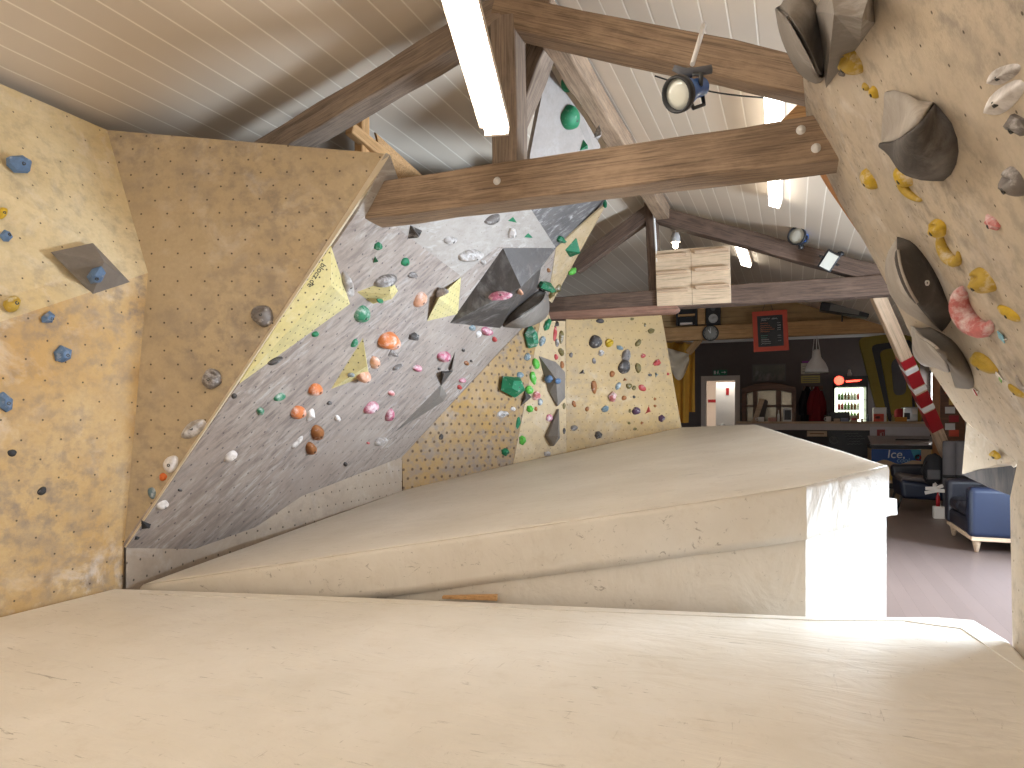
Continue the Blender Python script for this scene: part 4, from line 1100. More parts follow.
tag_card(1001, 337, 10, 10, -5, CYANP, 'light blue card tag under the pink crescent hold')
tag_card(999, 377, 6, 11, -20, WHITEP, 'green and white card tag under the grey and yellow hold', GREENP)
tag_card(975, 392, 7, 9, 35, WHITEP, 'red and white card tag at the tip of the flared half cone', REDT)

# ------------------------------------------------------------------ bar end of the hall
BW_B = 15.5
def box_px(x0, y0, x1, y1, b, dep, mb=None):
    p, q = Bp(x0, (y0 + y1) / 2, b), Bp(x1, (y0 + y1) / 2, b)
    xm = (x0 + x1) / 2
    zt, zb = Bp(xm, y0, b).z, Bp(xm, y1, b).z
    return (mb or MB()).box(p.x, q.x, b, b + dep, zb, zt)
dl, dr_, dt = Bp(706, 400, BW_B).x, Bp(735, 400, BW_B).x, Bp(720, 380.5, BW_B).z
wb = MB()
wb.box(AL, dl, BW_B, BW_B + .1, 0, 3.0).box(dr_, AR + .1, BW_B, BW_B + .1, 0, 3.0).box(dl, dr_, BW_B, BW_B + .1, dt, 3.0)
struct('wall_back', wb, GREYWALL)
struct('ceiling', MB().box(AL, AR + .1, 12.3, BW_B, 2.93, 2.98), WHITEP)
struct('trim_1', MB().box(AL, AR, BW_B - .05, BW_B, 2.80, 2.93), WHITEP)
g = MB().prism([(AL, 12.2, 2.6), (AR, 12.2, 2.6), (AR, 12.2, 2.62), (RIDGE_A, 12.2, RIDGE_Z), (AL, 12.2, zl(AL))], (0, .05, 0))
struct('wall_gable', g, wood('loft_ply', (.36, .22, .09), (.46, .3, .14), bump=.1, scale=1.5, along=(1, 1, 5)))
B3 = 12.0
z3t, z3b = Bp(750, 323.5, B3).z, Bp(750, 337.5, B3).z
beam('roof_beam', (-3.9, B3 + .09, (z3t + z3b) / 2), (2.3, B3 + .09, (z3t + z3b) / 2), .17, z3t - z3b, PINE, None, label='orange pine beam carrying the clock over the bar', cat='beam', wob=.002, seed=20)
# corridor seen through the open door
cm = MB().box(dl - .8, dl - .75, BW_B + .1, 17.5, 0, 2.6).box(dr_ + .6, dr_ + .65, BW_B + .1, 17.5, 0, 2.6).box(dl - .8, dr_ + .65, 17.5, 17.55, 0, 2.6)
cm.box(dl - .8, dr_ + .65, BW_B + .1, 17.5, 2.6, 2.65).box(dl - .8, dr_ + .65, BW_B + .1, 17.5, -.05, 0)
struct('wall_corridor', cm, CREAMP)
df = MB().box(dl - .1, dl, BW_B - .03, BW_B + .12, 0, dt + .1).box(dr_, dr_ + .1, BW_B - .03, BW_B + .12, 0, dt + .1).box(dl, dr_, BW_B - .03, BW_B + .12, dt, dt + .1)
dd = struct('door_1', df, CREAMP)
p, q = Bp(716, 400, BW_B + .35), Bp(736, 400, BW_B + .35)
lf = part('door_leaf', MB().box(p.x, q.x, BW_B + .3, BW_B + .34, .01, dt - .03), WHITEP, dd, bevel=.004, label='white open door leaf')
part('door_handle', MB().tube([(p.x + .09, BW_B + .3, 1.05), (p.x + .09, BW_B + .25, 1.05), (p.x + .2, BW_B + .25, 1.05)], .01, 8), STEEL, lf)
st = box_px(726, 388, 729, 395, BW_B + .3, .002)
part('door_sign', MB().add([v - Vector((0, .003, 0)) for v in st.v], st.f), REDT, lf, label='small red sign')
box = box_px(708, 399.5, 716, 402.5, 17.49, .005)
solo('wall_stripe', box, REDT, 'red stripe on the corridor wall behind the open door', 'stripe')
# exit sign: running figure and arrow
ex = box_px(713, 370, 727, 375, BW_B - .03, .03)
exo = solo('exit_sign', ex, plain('exit_green', (.02, .2, .1), .5), 'green emergency exit sign above the open door', 'sign')
fig = MB()
e0, e1 = Bp(713, 372.5, BW_B - .03), Bp(727, 372.5, BW_B - .03); ez = Bp(720, 372.5, BW_B).z; eh = .052; ew_ = e1.x - e0.x
def epoly(pts): fig.prism([(e0.x + u * ew_, BW_B - .031, ez + v * eh) for u, v in pts], (0, -.003, 0))
epoly([(.06, -.7), (.06, .7), (.2, .7), (.2, -.7)])
epoly([(.31, .35), (.35, .75), (.40, .75), (.40, .4)]); epoly([(.26, -.1), (.33, .3), (.42, .3), (.38, -.15)]); epoly([(.27, -.75), (.30, -.7), (.38, -.15), (.32, -.1)]); epoly([(.36, -.15), (.45, -.4), (.47, -.75), (.43, -.75), (.41, -.4), (.33, -.2)])
epoly([(.6, -.15), (.6, .15), (.8, .15), (.8, .5), (.95, 0), (.8, -.5), (.8, -.15)])
part('pictogram', fig, WHITEP, exo)
# clock on the beam
cc = Bp(710.5, 333, B3 - .03); R_ = 8 * depth(cc) / F
ck = thing('wall_clock', 'round wall clock with a dark rim on the pine beam', 'clock', cc)
part('face', MB().lathe(cc + Vector((0, .02, 0)), (0, -1, 0), [(0, R_ * .9), (.012, R_ * .9), (.013, 0)], 32), plain('clock_face', (.3, .28, .24), .5), ck)
rm = [(0, R_ * .86), (.0, R_), (.025, R_), (.03, R_ * .95), (.025, R_ * .86), (.01, R_ * .86)]
part('rim', MB().lathe(cc + Vector((0, .02, 0)), (0, -1, 0), rm, 32), DARKM, ck)
hd_ = MB().obox(cc + Vector((0, .003, R_ * .33)), (.005, 0, 0), (0, .002, 0), (0, 0, R_ * .36)).obox(cc + Vector((-R_ * .14, .004, R_ * .2)), (.006, 0, .003), (0, .002, 0), (-R_ * .13, 0, R_ * .2))
part('hands', hd_, WHITEP, ck)
tick = MB()
for k in range(12):
    a = k * math.pi / 6; tick.obox(cc + Vector((math.sin(a) * R_ * .75, .005, math.cos(a) * R_ * .75)), (.004, 0, 0), (0, .002, 0), (0, 0, .008))
part('hour_marks', tick, BLACK, ck)
# loft shelf above the beam
sp = thing('loudspeaker', 'black loudspeaker standing on the pine beam above the clock', 'speaker', Bp(713, 325, B3))
part('cabinet', box_px(706, 304, 720, 324.5, B3 + .02, .16), BLACK, sp, bevel=.006)
c = Bp(713.2, 318.5, B3 + .02); part('woofer', MB().lathe(c, (0, -1, 0), [(0, .075), (.012, .075), (.006, .06), (-.0, .03), (.012, .02), (.014, 0)], 24), plain('cone_grey', (.42, .4, .37), .5), sp, label='grey cone')
c = Bp(713, 308.5, B3 + .02); part('tweeter', MB().lathe(c, (0, -1, 0), [(0, .04), (.006, .04), (.003, .03), (.01, .012), (.011, 0)], 20), plain('cone_dark', (.1, .1, .1), .5), sp)
solo('post', box_px(697.5, 303, 705, 324, B3 + .03, .09), PINE, 'short pine post standing on the beam beside the black loudspeaker', 'post', bevel=.004)
bxs = thing('open_crate', 'black open crate on the pine beam under the hangboard', 'crate', Bp(687, 325, B3))
cr = MB()
box_px(676, 304, 697, 306, B3 + .02, .12, cr); box_px(676, 304, 678, 325, B3 + .02, .12, cr); box_px(695, 304, 697, 325, B3 + .02, .12, cr); box_px(676, 304, 697, 325, B3 + .1, .05, cr)
part('shell', cr, BLACK, bxs)
part('shelf', box_px(678, 314, 695, 316, B3 + .02, .1), PINE, bxs)
solo('book', box_px(680, 322.5, 692, 324.4, B3 + .03, .08), CREAMP, 'pale flat book lying in the black crate', 'book')
# black tilted bar speaker
bs0, bs1 = Bp(820, 307, B3 - .6), Bp(869, 314, B3 - .6)
sb = thing('bar_speaker', 'long black bar speaker tilted on the pine beam right of the menu board', 'speaker', (bs0 + bs1) / 2)
sx_ = (bs1 - bs0).normalized(); sz_ = Vector((-sx_.z, 0, sx_.x))
part('cabinet', MB().obox((bs0 + bs1) / 2, sx_ * (bs1 - bs0).length / 2, (0, .1, 0), sz_ * .065), BLACK, sb, bevel=.02)
part('grille', MB().obox((bs0 + bs1) / 2 - Vector((0, .101, 0)), sx_ * (bs1 - bs0).length * .3, (0, .004, 0), sz_ * .048), plain('grille_grey', (.16, .15, .14), .7), sb, label='grey grille')
part('bracket', MB().tube([(bs0 + bs1) / 2 + Vector((0, .1, .05)), (bs0 + bs1) / 2 + Vector((0, .5, .02)), (bs0 + bs1) / 2 + Vector((0, .5, -.1))], .012, 6), DARKM, sb)
# menu chalkboard
q = [Bp(752, 312, B3 - .03), Bp(787, 309.5, B3 - .03), Bp(789, 350, B3 - .03), Bp(754, 352, B3 - .03)]
mcen = sum(q, Vector()) / 4
cbd = thing('menu_board', 'red framed chalkboard menu hanging on the pine beam', 'chalkboard', mcen)
def lerp2(u, v): return q[0].lerp(q[1], u).lerp(q[3].lerp(q[2], u), v)
fm = MB(); k = .135; kv = .115
ins = [lerp2(k, kv), lerp2(1 - k, kv), lerp2(1 - k, 1 - kv), lerp2(k, 1 - kv)]
for i in range(4): fm.prism([q[i], q[(i + 1) % 4], ins[(i + 1) % 4], ins[i]], (0, .025, 0))
part('frame', fm, REDP, cbd, label='orange red wooden frame')
part('slate', MB().prism(ins, (0, .015, 0)), BLACK, cbd)
ORC = plain('orange_chalk', (.7, .25, .12), .8); WHC = plain('white_chalk', (.62, .62, .6), .8); GRC = plain('green_chalk', (.2, .5, .4), .8)
rnd = random.Random(5)
def scribble(rows, mat, nm):
    mb = MB()
    for u0, u1, v, amp in rows:
        n = int((u1 - u0) * 60) + 3; pts = []
        for i in range(n + 1):
            u = u0 + (u1 - u0) * i / n
            pts.append(lerp2(u, v + amp * math.sin(i * 2.1 + rnd.random())) - Vector((0, .003, 0)))
        mb.tube(pts, .0035, 5)
    part(nm, mb, mat, cbd)
scribble([(.25, .5, .19, .02), (.55, .72, .2, .02), (.25, .4, .23, .015)], WHC, 'chalk_title')
scribble([(.22, .45, .30, .012), (.22, .5, .36, .012), (.22, .55, .41, .012), (.22, .62, .46, .012), (.22, .48, .51, .012)], ORC, 'chalk_lines')
scribble([(.22, .42, .61, .012), (.22, .4, .66, .012)], GRC, 'chalk_lines')
scribble([(.22, .45, .71, .01), (.22, .5, .76, .012), (.22, .5, .81, .01), (.7, .8, .31, .012), (.7, .8, .37, .012), (.7, .8, .43, .012), (.7, .8, .48, .012), (.7, .8, .62, .012), (.7, .8, .68, .012), (.7, .8, .75, .012)], WHC, 'chalk_lines')
part('cord', MB().tube([q[0].lerp(q[1], .3) + Vector((0, .01, 0)), q[0].lerp(q[1], .45) + Vector((0, .02, .25)), q[0].lerp(q[1], .6) + Vector((0, .01, 0))], .005, 6), DARKM, cbd)
# pendant lamp
pl = Bp(816.5, 372.5, 12.9)
pn = thing('pendant_lamp', 'white metal pendant lamp hanging over the bar counter', 'lamp', pl)
sc_ = depth(pl) / F
part('lamp_shade', MB().lathe(pl, (0, 0, 1), [(0, 11 * sc_), (4 * sc_, 10.5 * sc_), (9 * sc_, 8.5 * sc_), (14 * sc_, 5 * sc_), (16 * sc_, 4 * sc_), (21 * sc_, 3.2 * sc_), (23 * sc_, 2 * sc_)], 28), WHITEP, pn)
part('cord', MB().tube([pl + Vector((0, 0, 23 * sc_)), pl + Vector((0, 0, 35 * sc_)), pl + Vector((-.01, 0, 2.93 - pl.z))], .008, 6), WHITEP, pn)
part('chain', MB().tube([pl + Vector((-4 * sc_, 0, 15 * sc_)), pl + Vector((-2 * sc_, 0, 35 * sc_))], .006, 6).tube([pl + Vector((4 * sc_, 0, 15 * sc_)), pl + Vector((1 * sc_, 0, 35 * sc_))], .006, 6), WHITEP, pn)
# framed picture, notes
pic = thing('picture', 'grey framed photograph on the dark wall above the wooden dresser', 'picture', Bp(769, 372, BW_B - .02))
PICM = wall_mat('photo_print', (.2, .19, .16), (.1, .1, .09), chalk=.3, scuff=.8, dots=0, co='Object')
part('print', box_px(753, 365, 785, 380.5, BW_B - .03, .02), PICM, pic); part('frame', box_px(752, 364, 786, 381.5, BW_B - .02, .02), plain('grey_frame', (.14, .12, .12), .6), pic)
def poster(x0, y0, x1, y1, m, lab, nb=3):
    o = solo('paper_note', box_px(x0, y0, x1, y1, BW_B - .012, .004), m, lab, 'paper note')
    for i in range(nb):
        yy_ = y0 + (y1 - y0) * (i + 1) / (nb + 1)
        part('text_line', box_px(x0 + 1.5, yy_, x1 - 1.5, yy_ + .5, BW_B - .014, .002), plain('ink_grey', (.15, .13, .13), .7), o)
NOTEM = plain('note_paper', (.55, .5, .38), .7); NOTEY = plain('note_yellow', (.5, .42, .15), .7); NOTEP = plain('note_purple', (.3, .06, .28), .7)
poster(801, 363, 820, 374, NOTEM, 'cream paper note behind the pendant lamp')
poster(801, 375.5, 820, 383, NOTEY, 'yellowish paper note below the cream one behind the pendant lamp')
poster(802, 361, 812, 362.8, NOTEP, 'purple strip of paper at the top of the notes', 0)
# coats on hooks
hk = thing('coat_rack', 'row of coat hooks above the hanging jackets', 'coat rack', Bp(812, 388, BW_B - .05))
part('rail', box_px(803, 386, 823, 390, BW_B - .03, .03), BROWNW, hk)
for x in (806, 810, 814, 818): c = Bp(x, 388.5, BW_B - .03); part('hook', MB().tube([c, c + Vector((0, -.06, -.02)), c + Vector((0, -.07, .03))], .012, 8), WHITEP, hk)
def jacket(x0, x1, y0, y1, m, lab, b, sleeve=1):
    zt, zb = Bp((x0 + x1) / 2, y0, b).z, Bp((x0 + x1) / 2, y1, b).z; al, ar = Bp(x0, y0, b).x, Bp(x1, y0, b).x; c = (al + ar) / 2; hw = (ar - al) / 2
    t = thing('jacket', lab, 'jacket', (c, b, zb))
    def fn(u, v):
        th = u * 2 * math.pi; w_ = hw * (.35 + .65 * min(1, (1 - v) * 2.2) ** .6) * (1 - .06 * math.sin(th * 5 + v * 3))
        return Vector((c + math.cos(th) * w_, b + math.sin(th) * .09 * (1 + .3 * math.sin(th * 4)), zb + (zt - zb) * v))
    part('body', MB().grid(fn, 28, 12), m, t)
    for s in (-1, 1):
        part('sleeve', MB().tube([(c + s * hw * .45, b - .03, zt - .06), (c + s * hw * .85, b - .05, zt - .3), (c + s * hw * .95, b - .04, zb + .12)], [.05, .065, .05], 10), m, t)
    part('collar', MB().lathe((c, b, zt - .02), (0, 0, 1), [(0, hw * .35), (.05, hw * .3), (.06, hw * .2), (.02, hw * .18)], 16), m, t)
jacket(801, 814, 388.5, 421, plain('black_cloth', (.012, .012, .014), .9), 'black jacket, left one on the coat hooks', BW_B - .13)
jacket(809, 824, 388.5, 421, plain('red_cloth', (.2, .008, .012), .85), 'dark red jacket, right one on the coat hooks', BW_B - .22)
# dresser with arched crown and mirrored doors
db = BW_B - .42
dra = thing('dresser', 'brown wooden dresser with an arched crown behind the bar', 'dresser', Bp(769, 424, db))
a0, a1 = Bp(742, 400, db).x, Bp(796, 400, db).x
zc0, zc1, zc2 = Bp(769, 394, db).z, Bp(769, 388, db).z, Bp(769, 382.5, db).z
crown = [(a0, db, zc0)] + [(a0 + (a1 - a0) * k / 14, db, zc1 + (zc2 - zc1) * math.sin(math.pi * k / 14)) for k in range(15)] + [(a1, db, zc0)] + [(a1 + (a0 - a1) * k / 10, db, zc0 + .09 * math.sin(math.pi * k / 10)) for k in range(1, 10)]
part('crown', MB().prism(crown, (0, .3, 0)), BROWNW, dra, bevel=.01)
z0 = .9
for x0, x1 in ((742, 746.5), (753, 757), (776, 781), (791.5, 796)):
    p, q_ = Bp(x0, 400, db), Bp(x1, 400, db); part('upright', MB().box(p.x, q_.x, db, db + .3, z0, zc0 + .06), BROWNW, dra, bevel=.006)
MIRR = plain('mirror_glass', (.3, .26, .2), .25, .9)
part('mirror', MB().box(a0 + .02, a1 - .02, db + .26, db + .29, z0, zc0 + .08), MIRR, dra, label='mirrored back')
part('shelf', MB().box(a0, a1, db, db + .3, 1.42, 1.45), BROWNW, dra)
part('cupboard', MB().box(a0, a1, db - .05, db + .35, .0, z0 + .02), BROWNW, dra, bevel=.01)
# counter
CB = 14.15
ca0 = Bp(738, 422, CB).x; ca1 = AR - .02
zct = Bp(800, 421.5, CB).z
zcb = Bp(800, 430, CB).z
ct = thing('bar_counter', 'long bar counter with a pale fascia and dark front', 'counter', ((ca0 + ca1) / 2, CB + .3, 0))
part('countertop', MB().box(ca0 - .03, ca1, CB - .05, CB + .65, zct - .04, zct), PALEW, ct, bevel=.006)
part('fascia', MB().box(ca0, ca1, CB - .02, CB + .02, zcb, zct - .04), plain('pale_fascia', (.55, .47, .43), .6), ct, label='pale fascia board')
part('front_panel', MB().box(ca0, ca1, CB, CB + .05, .0, zcb), plain('dark_panel_paint', (.035, .025, .025), .7), ct)
part('white_panel', box_px(870, 427, 930, 470, CB - .035, .03), plain('white_panel', (.58, .53, .55), .6), ct, label='white panel behind the freezer')
part('side_panel', MB().box(ca0, ca0 + .04, CB, CB + .6, 0, zct - .04), BROWNW, ct)
sg = thing('wooden_sign', 'small pale wooden sign on the dark counter front', 'sign', Bp(817, 433.5, CB - .03))
part('board', box_px(807, 431, 827, 436.5, CB - .03, .02), PALEW, sg); part('lettering', box_px(810, 433.2, 824, 434.2, CB - .032, .002), plain('brown_ink', (.2, .1, .05), .7), sg)
bb = thing('chalkboard', 'black chalkboard with faint writing on the counter front', 'chalkboard', Bp(847, 442, CB - .03))
part('slate', box_px(829, 431, 868, 456, CB - .03, .02), BLACK, bb)
mbx = MB()
for i, (x0, x1) in enumerate(((845, 858), (845, 862), (847, 865), (849, 860), (847, 863))):
    n = 12; mbx.tube([Bp(x0 + (x1 - x0) * k / n, 433.5 + i * 2.6 + .5 * math.sin(k * 2.2), CB - .034) for k in range(n + 1)], .005, 5)
mbx.tube([Bp(833 + 4 * math.cos(k * .7) + k * .12, 440 - 4.5 * math.sin(k * .7) * (1 - k * .02), CB - .034) for k in range(22)], .005, 5)
part('chalk_lines', mbx, plain('dim_chalk', (.16, .16, .15), .8), bb)
fs_ = thing('fire_sign', 'square red fire extinguisher sign on the white counter panel', 'sign', Bp(881, 434, CB - .06))
part('plate', box_px(877, 429.5, 885, 440, CB - .045, .01), plain('sign_red', (.3, .02, .02), .5), fs_)
c0_ = Bp(881, 434.5, CB - .046); k_ = depth(c0_) / F
part('pictogram', MB().box(c0_.x - 1.0 * k_, c0_.x + .8 * k_, c0_.y - .003, c0_.y, c0_.z - 3 * k_, c0_.z + 1.5 * k_).tube([c0_ + Vector((.5 * k_, -.002, 2 * k_)), c0_ + Vector((2 * k_, -.002, 2.2 * k_)), c0_ + Vector((2.3 * k_, -.002, -1 * k_))], .3 * k_, 5), plain('sign_white', (.5, .35, .33), .6), fs_)
# things on the counter
def put(nm, x0, y0, x1, y1, m, lab, cat, dep=.12, bev=.006, b=None, pts=()):
    b = b or CB + .1
    p, q_ = Bp(x0, 420, b), Bp(x1, 420, b); hgt = (y1 - y0) * depth(p) / F
    t = thing(nm, lab, cat, ((p.x + q_.x) / 2, b + dep / 2, zct))
    part('body', MB().box(p.x, q_.x, b, b + dep, zct, zct + hgt), m, t, bevel=bev)
    for u0, v0, u1, v1, mm, pn_ in pts:
        part(pn_, MB().box(p.x + (q_.x - p.x) * u0, p.x + (q_.x - p.x) * u1, b - .003, b + .01, zct + hgt * v0, zct + hgt * v1), mm, t)
    return t
def mug(x, y0, r, m, lab, b=None):
    b = b or CB + .12
    c = Bp(x, 420, b); k = depth(c) / F; c = Vector((c.x, c.y, zct)); h_ = (421.5 - y0) * k; r *= k
    t = thing('mug', lab, 'mug', c)
    part('cup', MB().lathe(c, (0, 0, 1), [(0, r * .85), (h_ * .1, r), (h_, r), (h_, r * .9), (h_ * .15, r * .85)], 20), m, t)
    part('handle', MB().tube([c + Vector((-r, 0, h_ * .8)), c + Vector((-r * 1.7, 0, h_ * .7)), c + Vector((-r * 1.7, 0, h_ * .35)), c + Vector((-r, 0, h_ * .2))], r * .15, 6), m, t)
def bottle(x, y0, r, m, lab, b=None, grp=None, z=None, cap=None):
    b = b or CB + .12
    c = Bp(x, 420, b); k = depth(c) / F; c = Vector((c.x, c.y, zct if z is None else z)); h_ = (421.5 - y0) * k; r *= k
    t = thing('bottle', lab, 'bottle', c, grp)
    part('body', MB().lathe(c, (0, 0, 1), [(0, r * .9), (.01, r), (h_ * .55, r), (h_ * .75, r * .4), (h_ * .93, r * .35)], 14), m, t)
    part('cap', MB().lathe(c + Vector((0, 0, h_ * .93)), (0, 0, 1), [(0, r * .4), (h_ * .07, r * .4)], 12), cap or REDT, t)
SLATEB = plain('slate_blue_card', (.22, .26, .36), .6); BEIGE = plain('beige_card', (.5, .38, .28), .6)
mug(828.5, 416.5, 2.3, WHITEP, 'white mug on the counter below the pendant lamp')
put('tray', 829, 412, 850, 421.5, BLACK, 'black low box on the counter in front of the drinks fridge', 'box', .25, b=CB + .35)
put('carton', 841, 418, 848.5, 421.5, SLATEB, 'blue grey flat carton in front of the black low box', 'box')
put('carton', 834, 418.5, 840, 421.5, BEIGE, 'beige flat carton left of the blue grey carton', 'box')
put('carton', 850.5, 415.5, 857.5, 421.5, BEIGE, 'beige printed carton below the lit fridge door', 'box', pts=((.15, .2, .85, .6, REDT, 'label'),))
bottle(862, 417.5, 1.2, plain('pale_glass', (.6, .58, .5), .2), 'tiny pale jar on the counter right of the beige printed carton', cap=WHITEP)
bottle(868, 414, 1.3, plain('steel_blue_plastic', (.12, .17, .22), .3), 'small steel blue bottle left of the red and white box', cap=SLATEB)
put('display_box', 873.5, 407.5, 886.5, 421.5, WHITEP, 'red and white display box on the counter', 'box', .18, pts=((.0, .0, .8, .55, REDP, 'front_label'), (.15, .2, .5, .38, WHITEP, 'lettering_band')))
put('carton', 895, 417, 907, 421.5, plain('orange_card', (.55, .22, .02), .6), 'orange low carton on the right end of the counter', 'box')
bottle(893, 414.5, 1.5, plain('mustard_plastic', (.3, .24, .08), .4), 'mustard coloured jar left of the orange carton', cap=BLACK)
cmach = put('coffee_machine', 903.5, 407, 918, 421.5, STEEL, 'chrome coffee machine on the right end of the counter', 'coffee machine', .35, .015, b=CB + .25, pts=((.05, .15, .45, .6, BLACK, 'drip_bay'), (.6, .5, .95, .9, WHITEP, 'panel')))
put('hood', 896, 398, 912, 411, plain('red_fabric', (.32, .012, .015), .7), 'dark red covered machine behind the chrome coffee machine', 'machine', .3, .05, b=CB + .63 - .3, pts=((.1, .1, .9, .3, BLACK, 'base_band'),))
mug(761, 417, 3.0, WHITEP, 'white mug on the counter in front of the dresser mirror')
bottle(778.5, 410, 1.1, WHITEP, 'slim white bottle standing in front of the dresser', cap=WHITEP)
put('framed_card', 783, 408, 792, 421.5, WHITEP, 'white framed card in front of the dresser right side', 'frame', .03, .003, pts=((.15, .12, .9, .85, BLACK, 'print'),))
put('carton', 768, 417.5, 776, 421.5, plain('salmon_card', (.5, .25, .2), .6), 'salmon pink carton on the counter by the dresser', 'box')
lean0 = Bp(752, 421, CB + .3)
k_ = depth(lean0) / F
lb = thing('leaning_board', 'narrow pale board leaning across the dresser mirror', 'board', Vector((lean0.x, lean0.y, zct)))
part('face', MB().prism([(lean0.x, CB + .3, zct), (lean0.x + 5 * k_, CB + .3, zct), (lean0.x + 12 * k_, CB + .3, zct + 22 * k_), (lean0.x + 7 * k_, CB + .3, zct + 23 * k_)], (0, .05, 0)), PALEW, lb, bevel=.003)
part('dark_side', MB().prism([(lean0.x + 5 * k_, CB + .31, zct), (lean0.x + 11 * k_, CB + .31, zct), (lean0.x + 15 * k_, CB + .31, zct + 20 * k_), (lean0.x + 12 * k_, CB + .31, zct + 22 * k_)], (0, .05, 0)), plain('dark_board', (.08, .065, .06), .7), lb, label='dark face of the board')
# drinks fridge
fb = BW_B - .7
fa0, fa1 = Bp(834.5, 400, fb).x, Bp(868, 400, fb).x
zf = Bp(850, 376, fb).z
fr = thing('drinks_fridge', 'black glass door drinks fridge with a red lit sign', 'fridge', ((fa0 + fa1) / 2, fb + .3, 0))
sh = MB().box(fa0, fa0 + .03, fb + .02, fb + .62, 0, zf).box(fa1 - .03, fa1, fb + .02, fb + .62, 0, zf).box(fa0, fa1, fb + .6, fb + .63, 0, zf).box(fa0, fa1, fb + .02, fb + .62, zf - .04, zf)
zd = Bp(850, 387, fb).z
sh.box(fa0, fa1, fb + .02, fb + .62, zd, zd + .03).box(fa0, fa1, fb + .02, fb + .62, 0, .5)
part('shell', sh, BLACK, fr)
part('liner', MB().box(fa0 + .03, fa1 - .03, fb + .55, fb + .6, .5, zd), emis('fridge_light', (.9, 1, .72), 1.6), fr, label='bright lit liner')
la, lb_ = fa0 + .06, Bp(862.5, 400, fb).x
part('light_strip', MB().box(Bp(860, 400, fb).x, lb_, fb, fb + .03, .6, zd - .02), emis('fridge_strip', (.95, 1, .8), 3.0), fr, label='white lit edge strip')
part('light_strip', MB().box(fa0 + .01, fa0 + .05, fb, fb + .03, .6, zd - .02), MATS['fridge_strip'], fr)
zs = [Bp(850, y, fb).z for y in (399.5, 409.5, 419)]
for z in zs: part('shelf', MB().box(fa0 + .03, fa1 - .03, fb + .05, fb + .55, z - .012, z), STEEL, fr)
sgn = part('sign_panel', MB().box(fa0, fa1, fb - .01, fb + .03, zd + .03, zf - .01), BLACK, fr)
GLOW = emis('red_sign_glow', (1, .04, .02), 3.2)
mbs = MB(); sc2 = depth(Bp(840, 381, fb)) / F
c1_ = Bp(839, 380.5, fb - .012)
mbs.lathe(c1_, (0, -1, 0), [(0, 4.4 * sc2), (.006, 4.4 * sc2), (.006, 2.2 * sc2), (.001, 2.2 * sc2)], 24)
part('sign_emblem', mbs, GLOW, sgn, label='red glowing round emblem')
mb3 = MB().prism([Bp(846, 382.3, fb - .012), Bp(846, 380.6, fb - .012), Bp(855, 379.9, fb - .012), Bp(862, 379.7, fb - .012), Bp(858, 381.6, fb - .012)], (0, -.006, 0))
part('sign_lettering', mb3, GLOW, sgn, label='red glowing lettering')
sb_cols = [plain('green_bottle', (.1, .2, .05), .25), plain('brown_bottle', (.16, .08, .03), .25), plain('pale_bottle', (.5, .5, .4), .25), plain('red_bottle', (.35, .05, .04), .3)]
tops = [zs[0], zs[1], zs[2]]
kf = depth(Bp(850, 400, fb + .2)) / F
first = {}
for r, z in enumerate(tops):
    for i in range(7):
        x = fa0 + .09 + (lb_ - .1 - fa0 - .05) * i / 6
        key = (r * 3 + i // 2) % 4
        c = Vector((x, fb + .2, z)); rr = 1.4 * kf; hh = 8.4 * kf
        if key not in first:
            t = thing('bottle', 'small bottle on a shelf in the lit drinks fridge', 'bottle', c, 'bottles in the drinks fridge')
            part('body', MB().lathe(c, (0, 0, 1), [(0, rr), (hh * .55, rr), (hh * .75, rr * .4), (hh * .92, rr * .35)], 12), sb_cols[key], t)
            part('cap', MB().lathe(c + Vector((0, 0, hh * .92)), (0, 0, 1), [(0, rr * .42), (hh * .08, rr * .42)], 10), WHITEP, t)
            first[key] = t
        else:
            s = first[key]; t = s.copy(); COL.objects.link(t); t.location = c
            for ch in s.children:
                d = ch.copy(); COL.objects.link(d); d.parent = t
figp = Bp(849.5, 376, fb + .1); figp.z = zf
fg = thing('figurine', 'small white figurine on top of the drinks fridge', 'figurine', figp)
part('body', MB().lathe(figp, (0, 0, 1), [(0, .035), (.05, .04), (.09, .02), (.1, .025), (.13, .02), (.14, .004)], 14), WHITEP, fg)
# olive yellow pad leaning in the corner
pb_ = 14.95
def pad(pts, b, th, m, nm, par, n=5):
    w_ = [Bp(x, y, b) for x, y in pts]; part(nm, MB().prism(rounded(w_, .14, n), (0, th, 0)), m, par, bevel=.01)
pd = thing('foam_pad', 'large olive yellow rounded pad leaning in the corner behind the counter', 'pad', Bp(900, 420, pb_))
def padring(o_, i_, b, th, m, nm):
    a_, c_ = [Bp(*q, b) for q in o_], [Bp(*q, b) for q in i_]
    ro, ri = rounded(a_, .12, 5), rounded(c_, .1, 5); n = len(ro)
    vs = ro + ri + [v + Vector((0, th, 0)) for v in ro + ri]; f = []
    for i in range(n):
        j = (i + 1) % n
        f += [(i, j, n + j, n + i), (2 * n + i, 3 * n + i, 3 * n + j, 2 * n + j), (i, 2 * n + i, 2 * n + j, j), (n + i, n + j, 3 * n + j, 3 * n + i)]
    part(nm, MB().add(vs, f), m, pd, bevel=.006)
padring([(858, 338), (919, 330), (922, 424), (880, 424)], [(871, 345), (912, 339), (916, 424), (889, 424)], pb_, .12, OLIVEY, 'outer_rim')
padring([(871, 345), (912, 339), (916, 424), (889, 424)], [(879, 350), (910, 346), (913, 424), (893, 424)], pb_ + .02, .1, BLACK, 'dark_band')
pad([(879, 350), (910, 346), (913, 424), (893, 424)], pb_ + .03, .07, OLIVEY, 'inner_pad', pd)
pad([(891, 360), (904, 356), (907, 394), (894, 396)], pb_ - .0, .05, GREYF, 'grey_centre', pd)
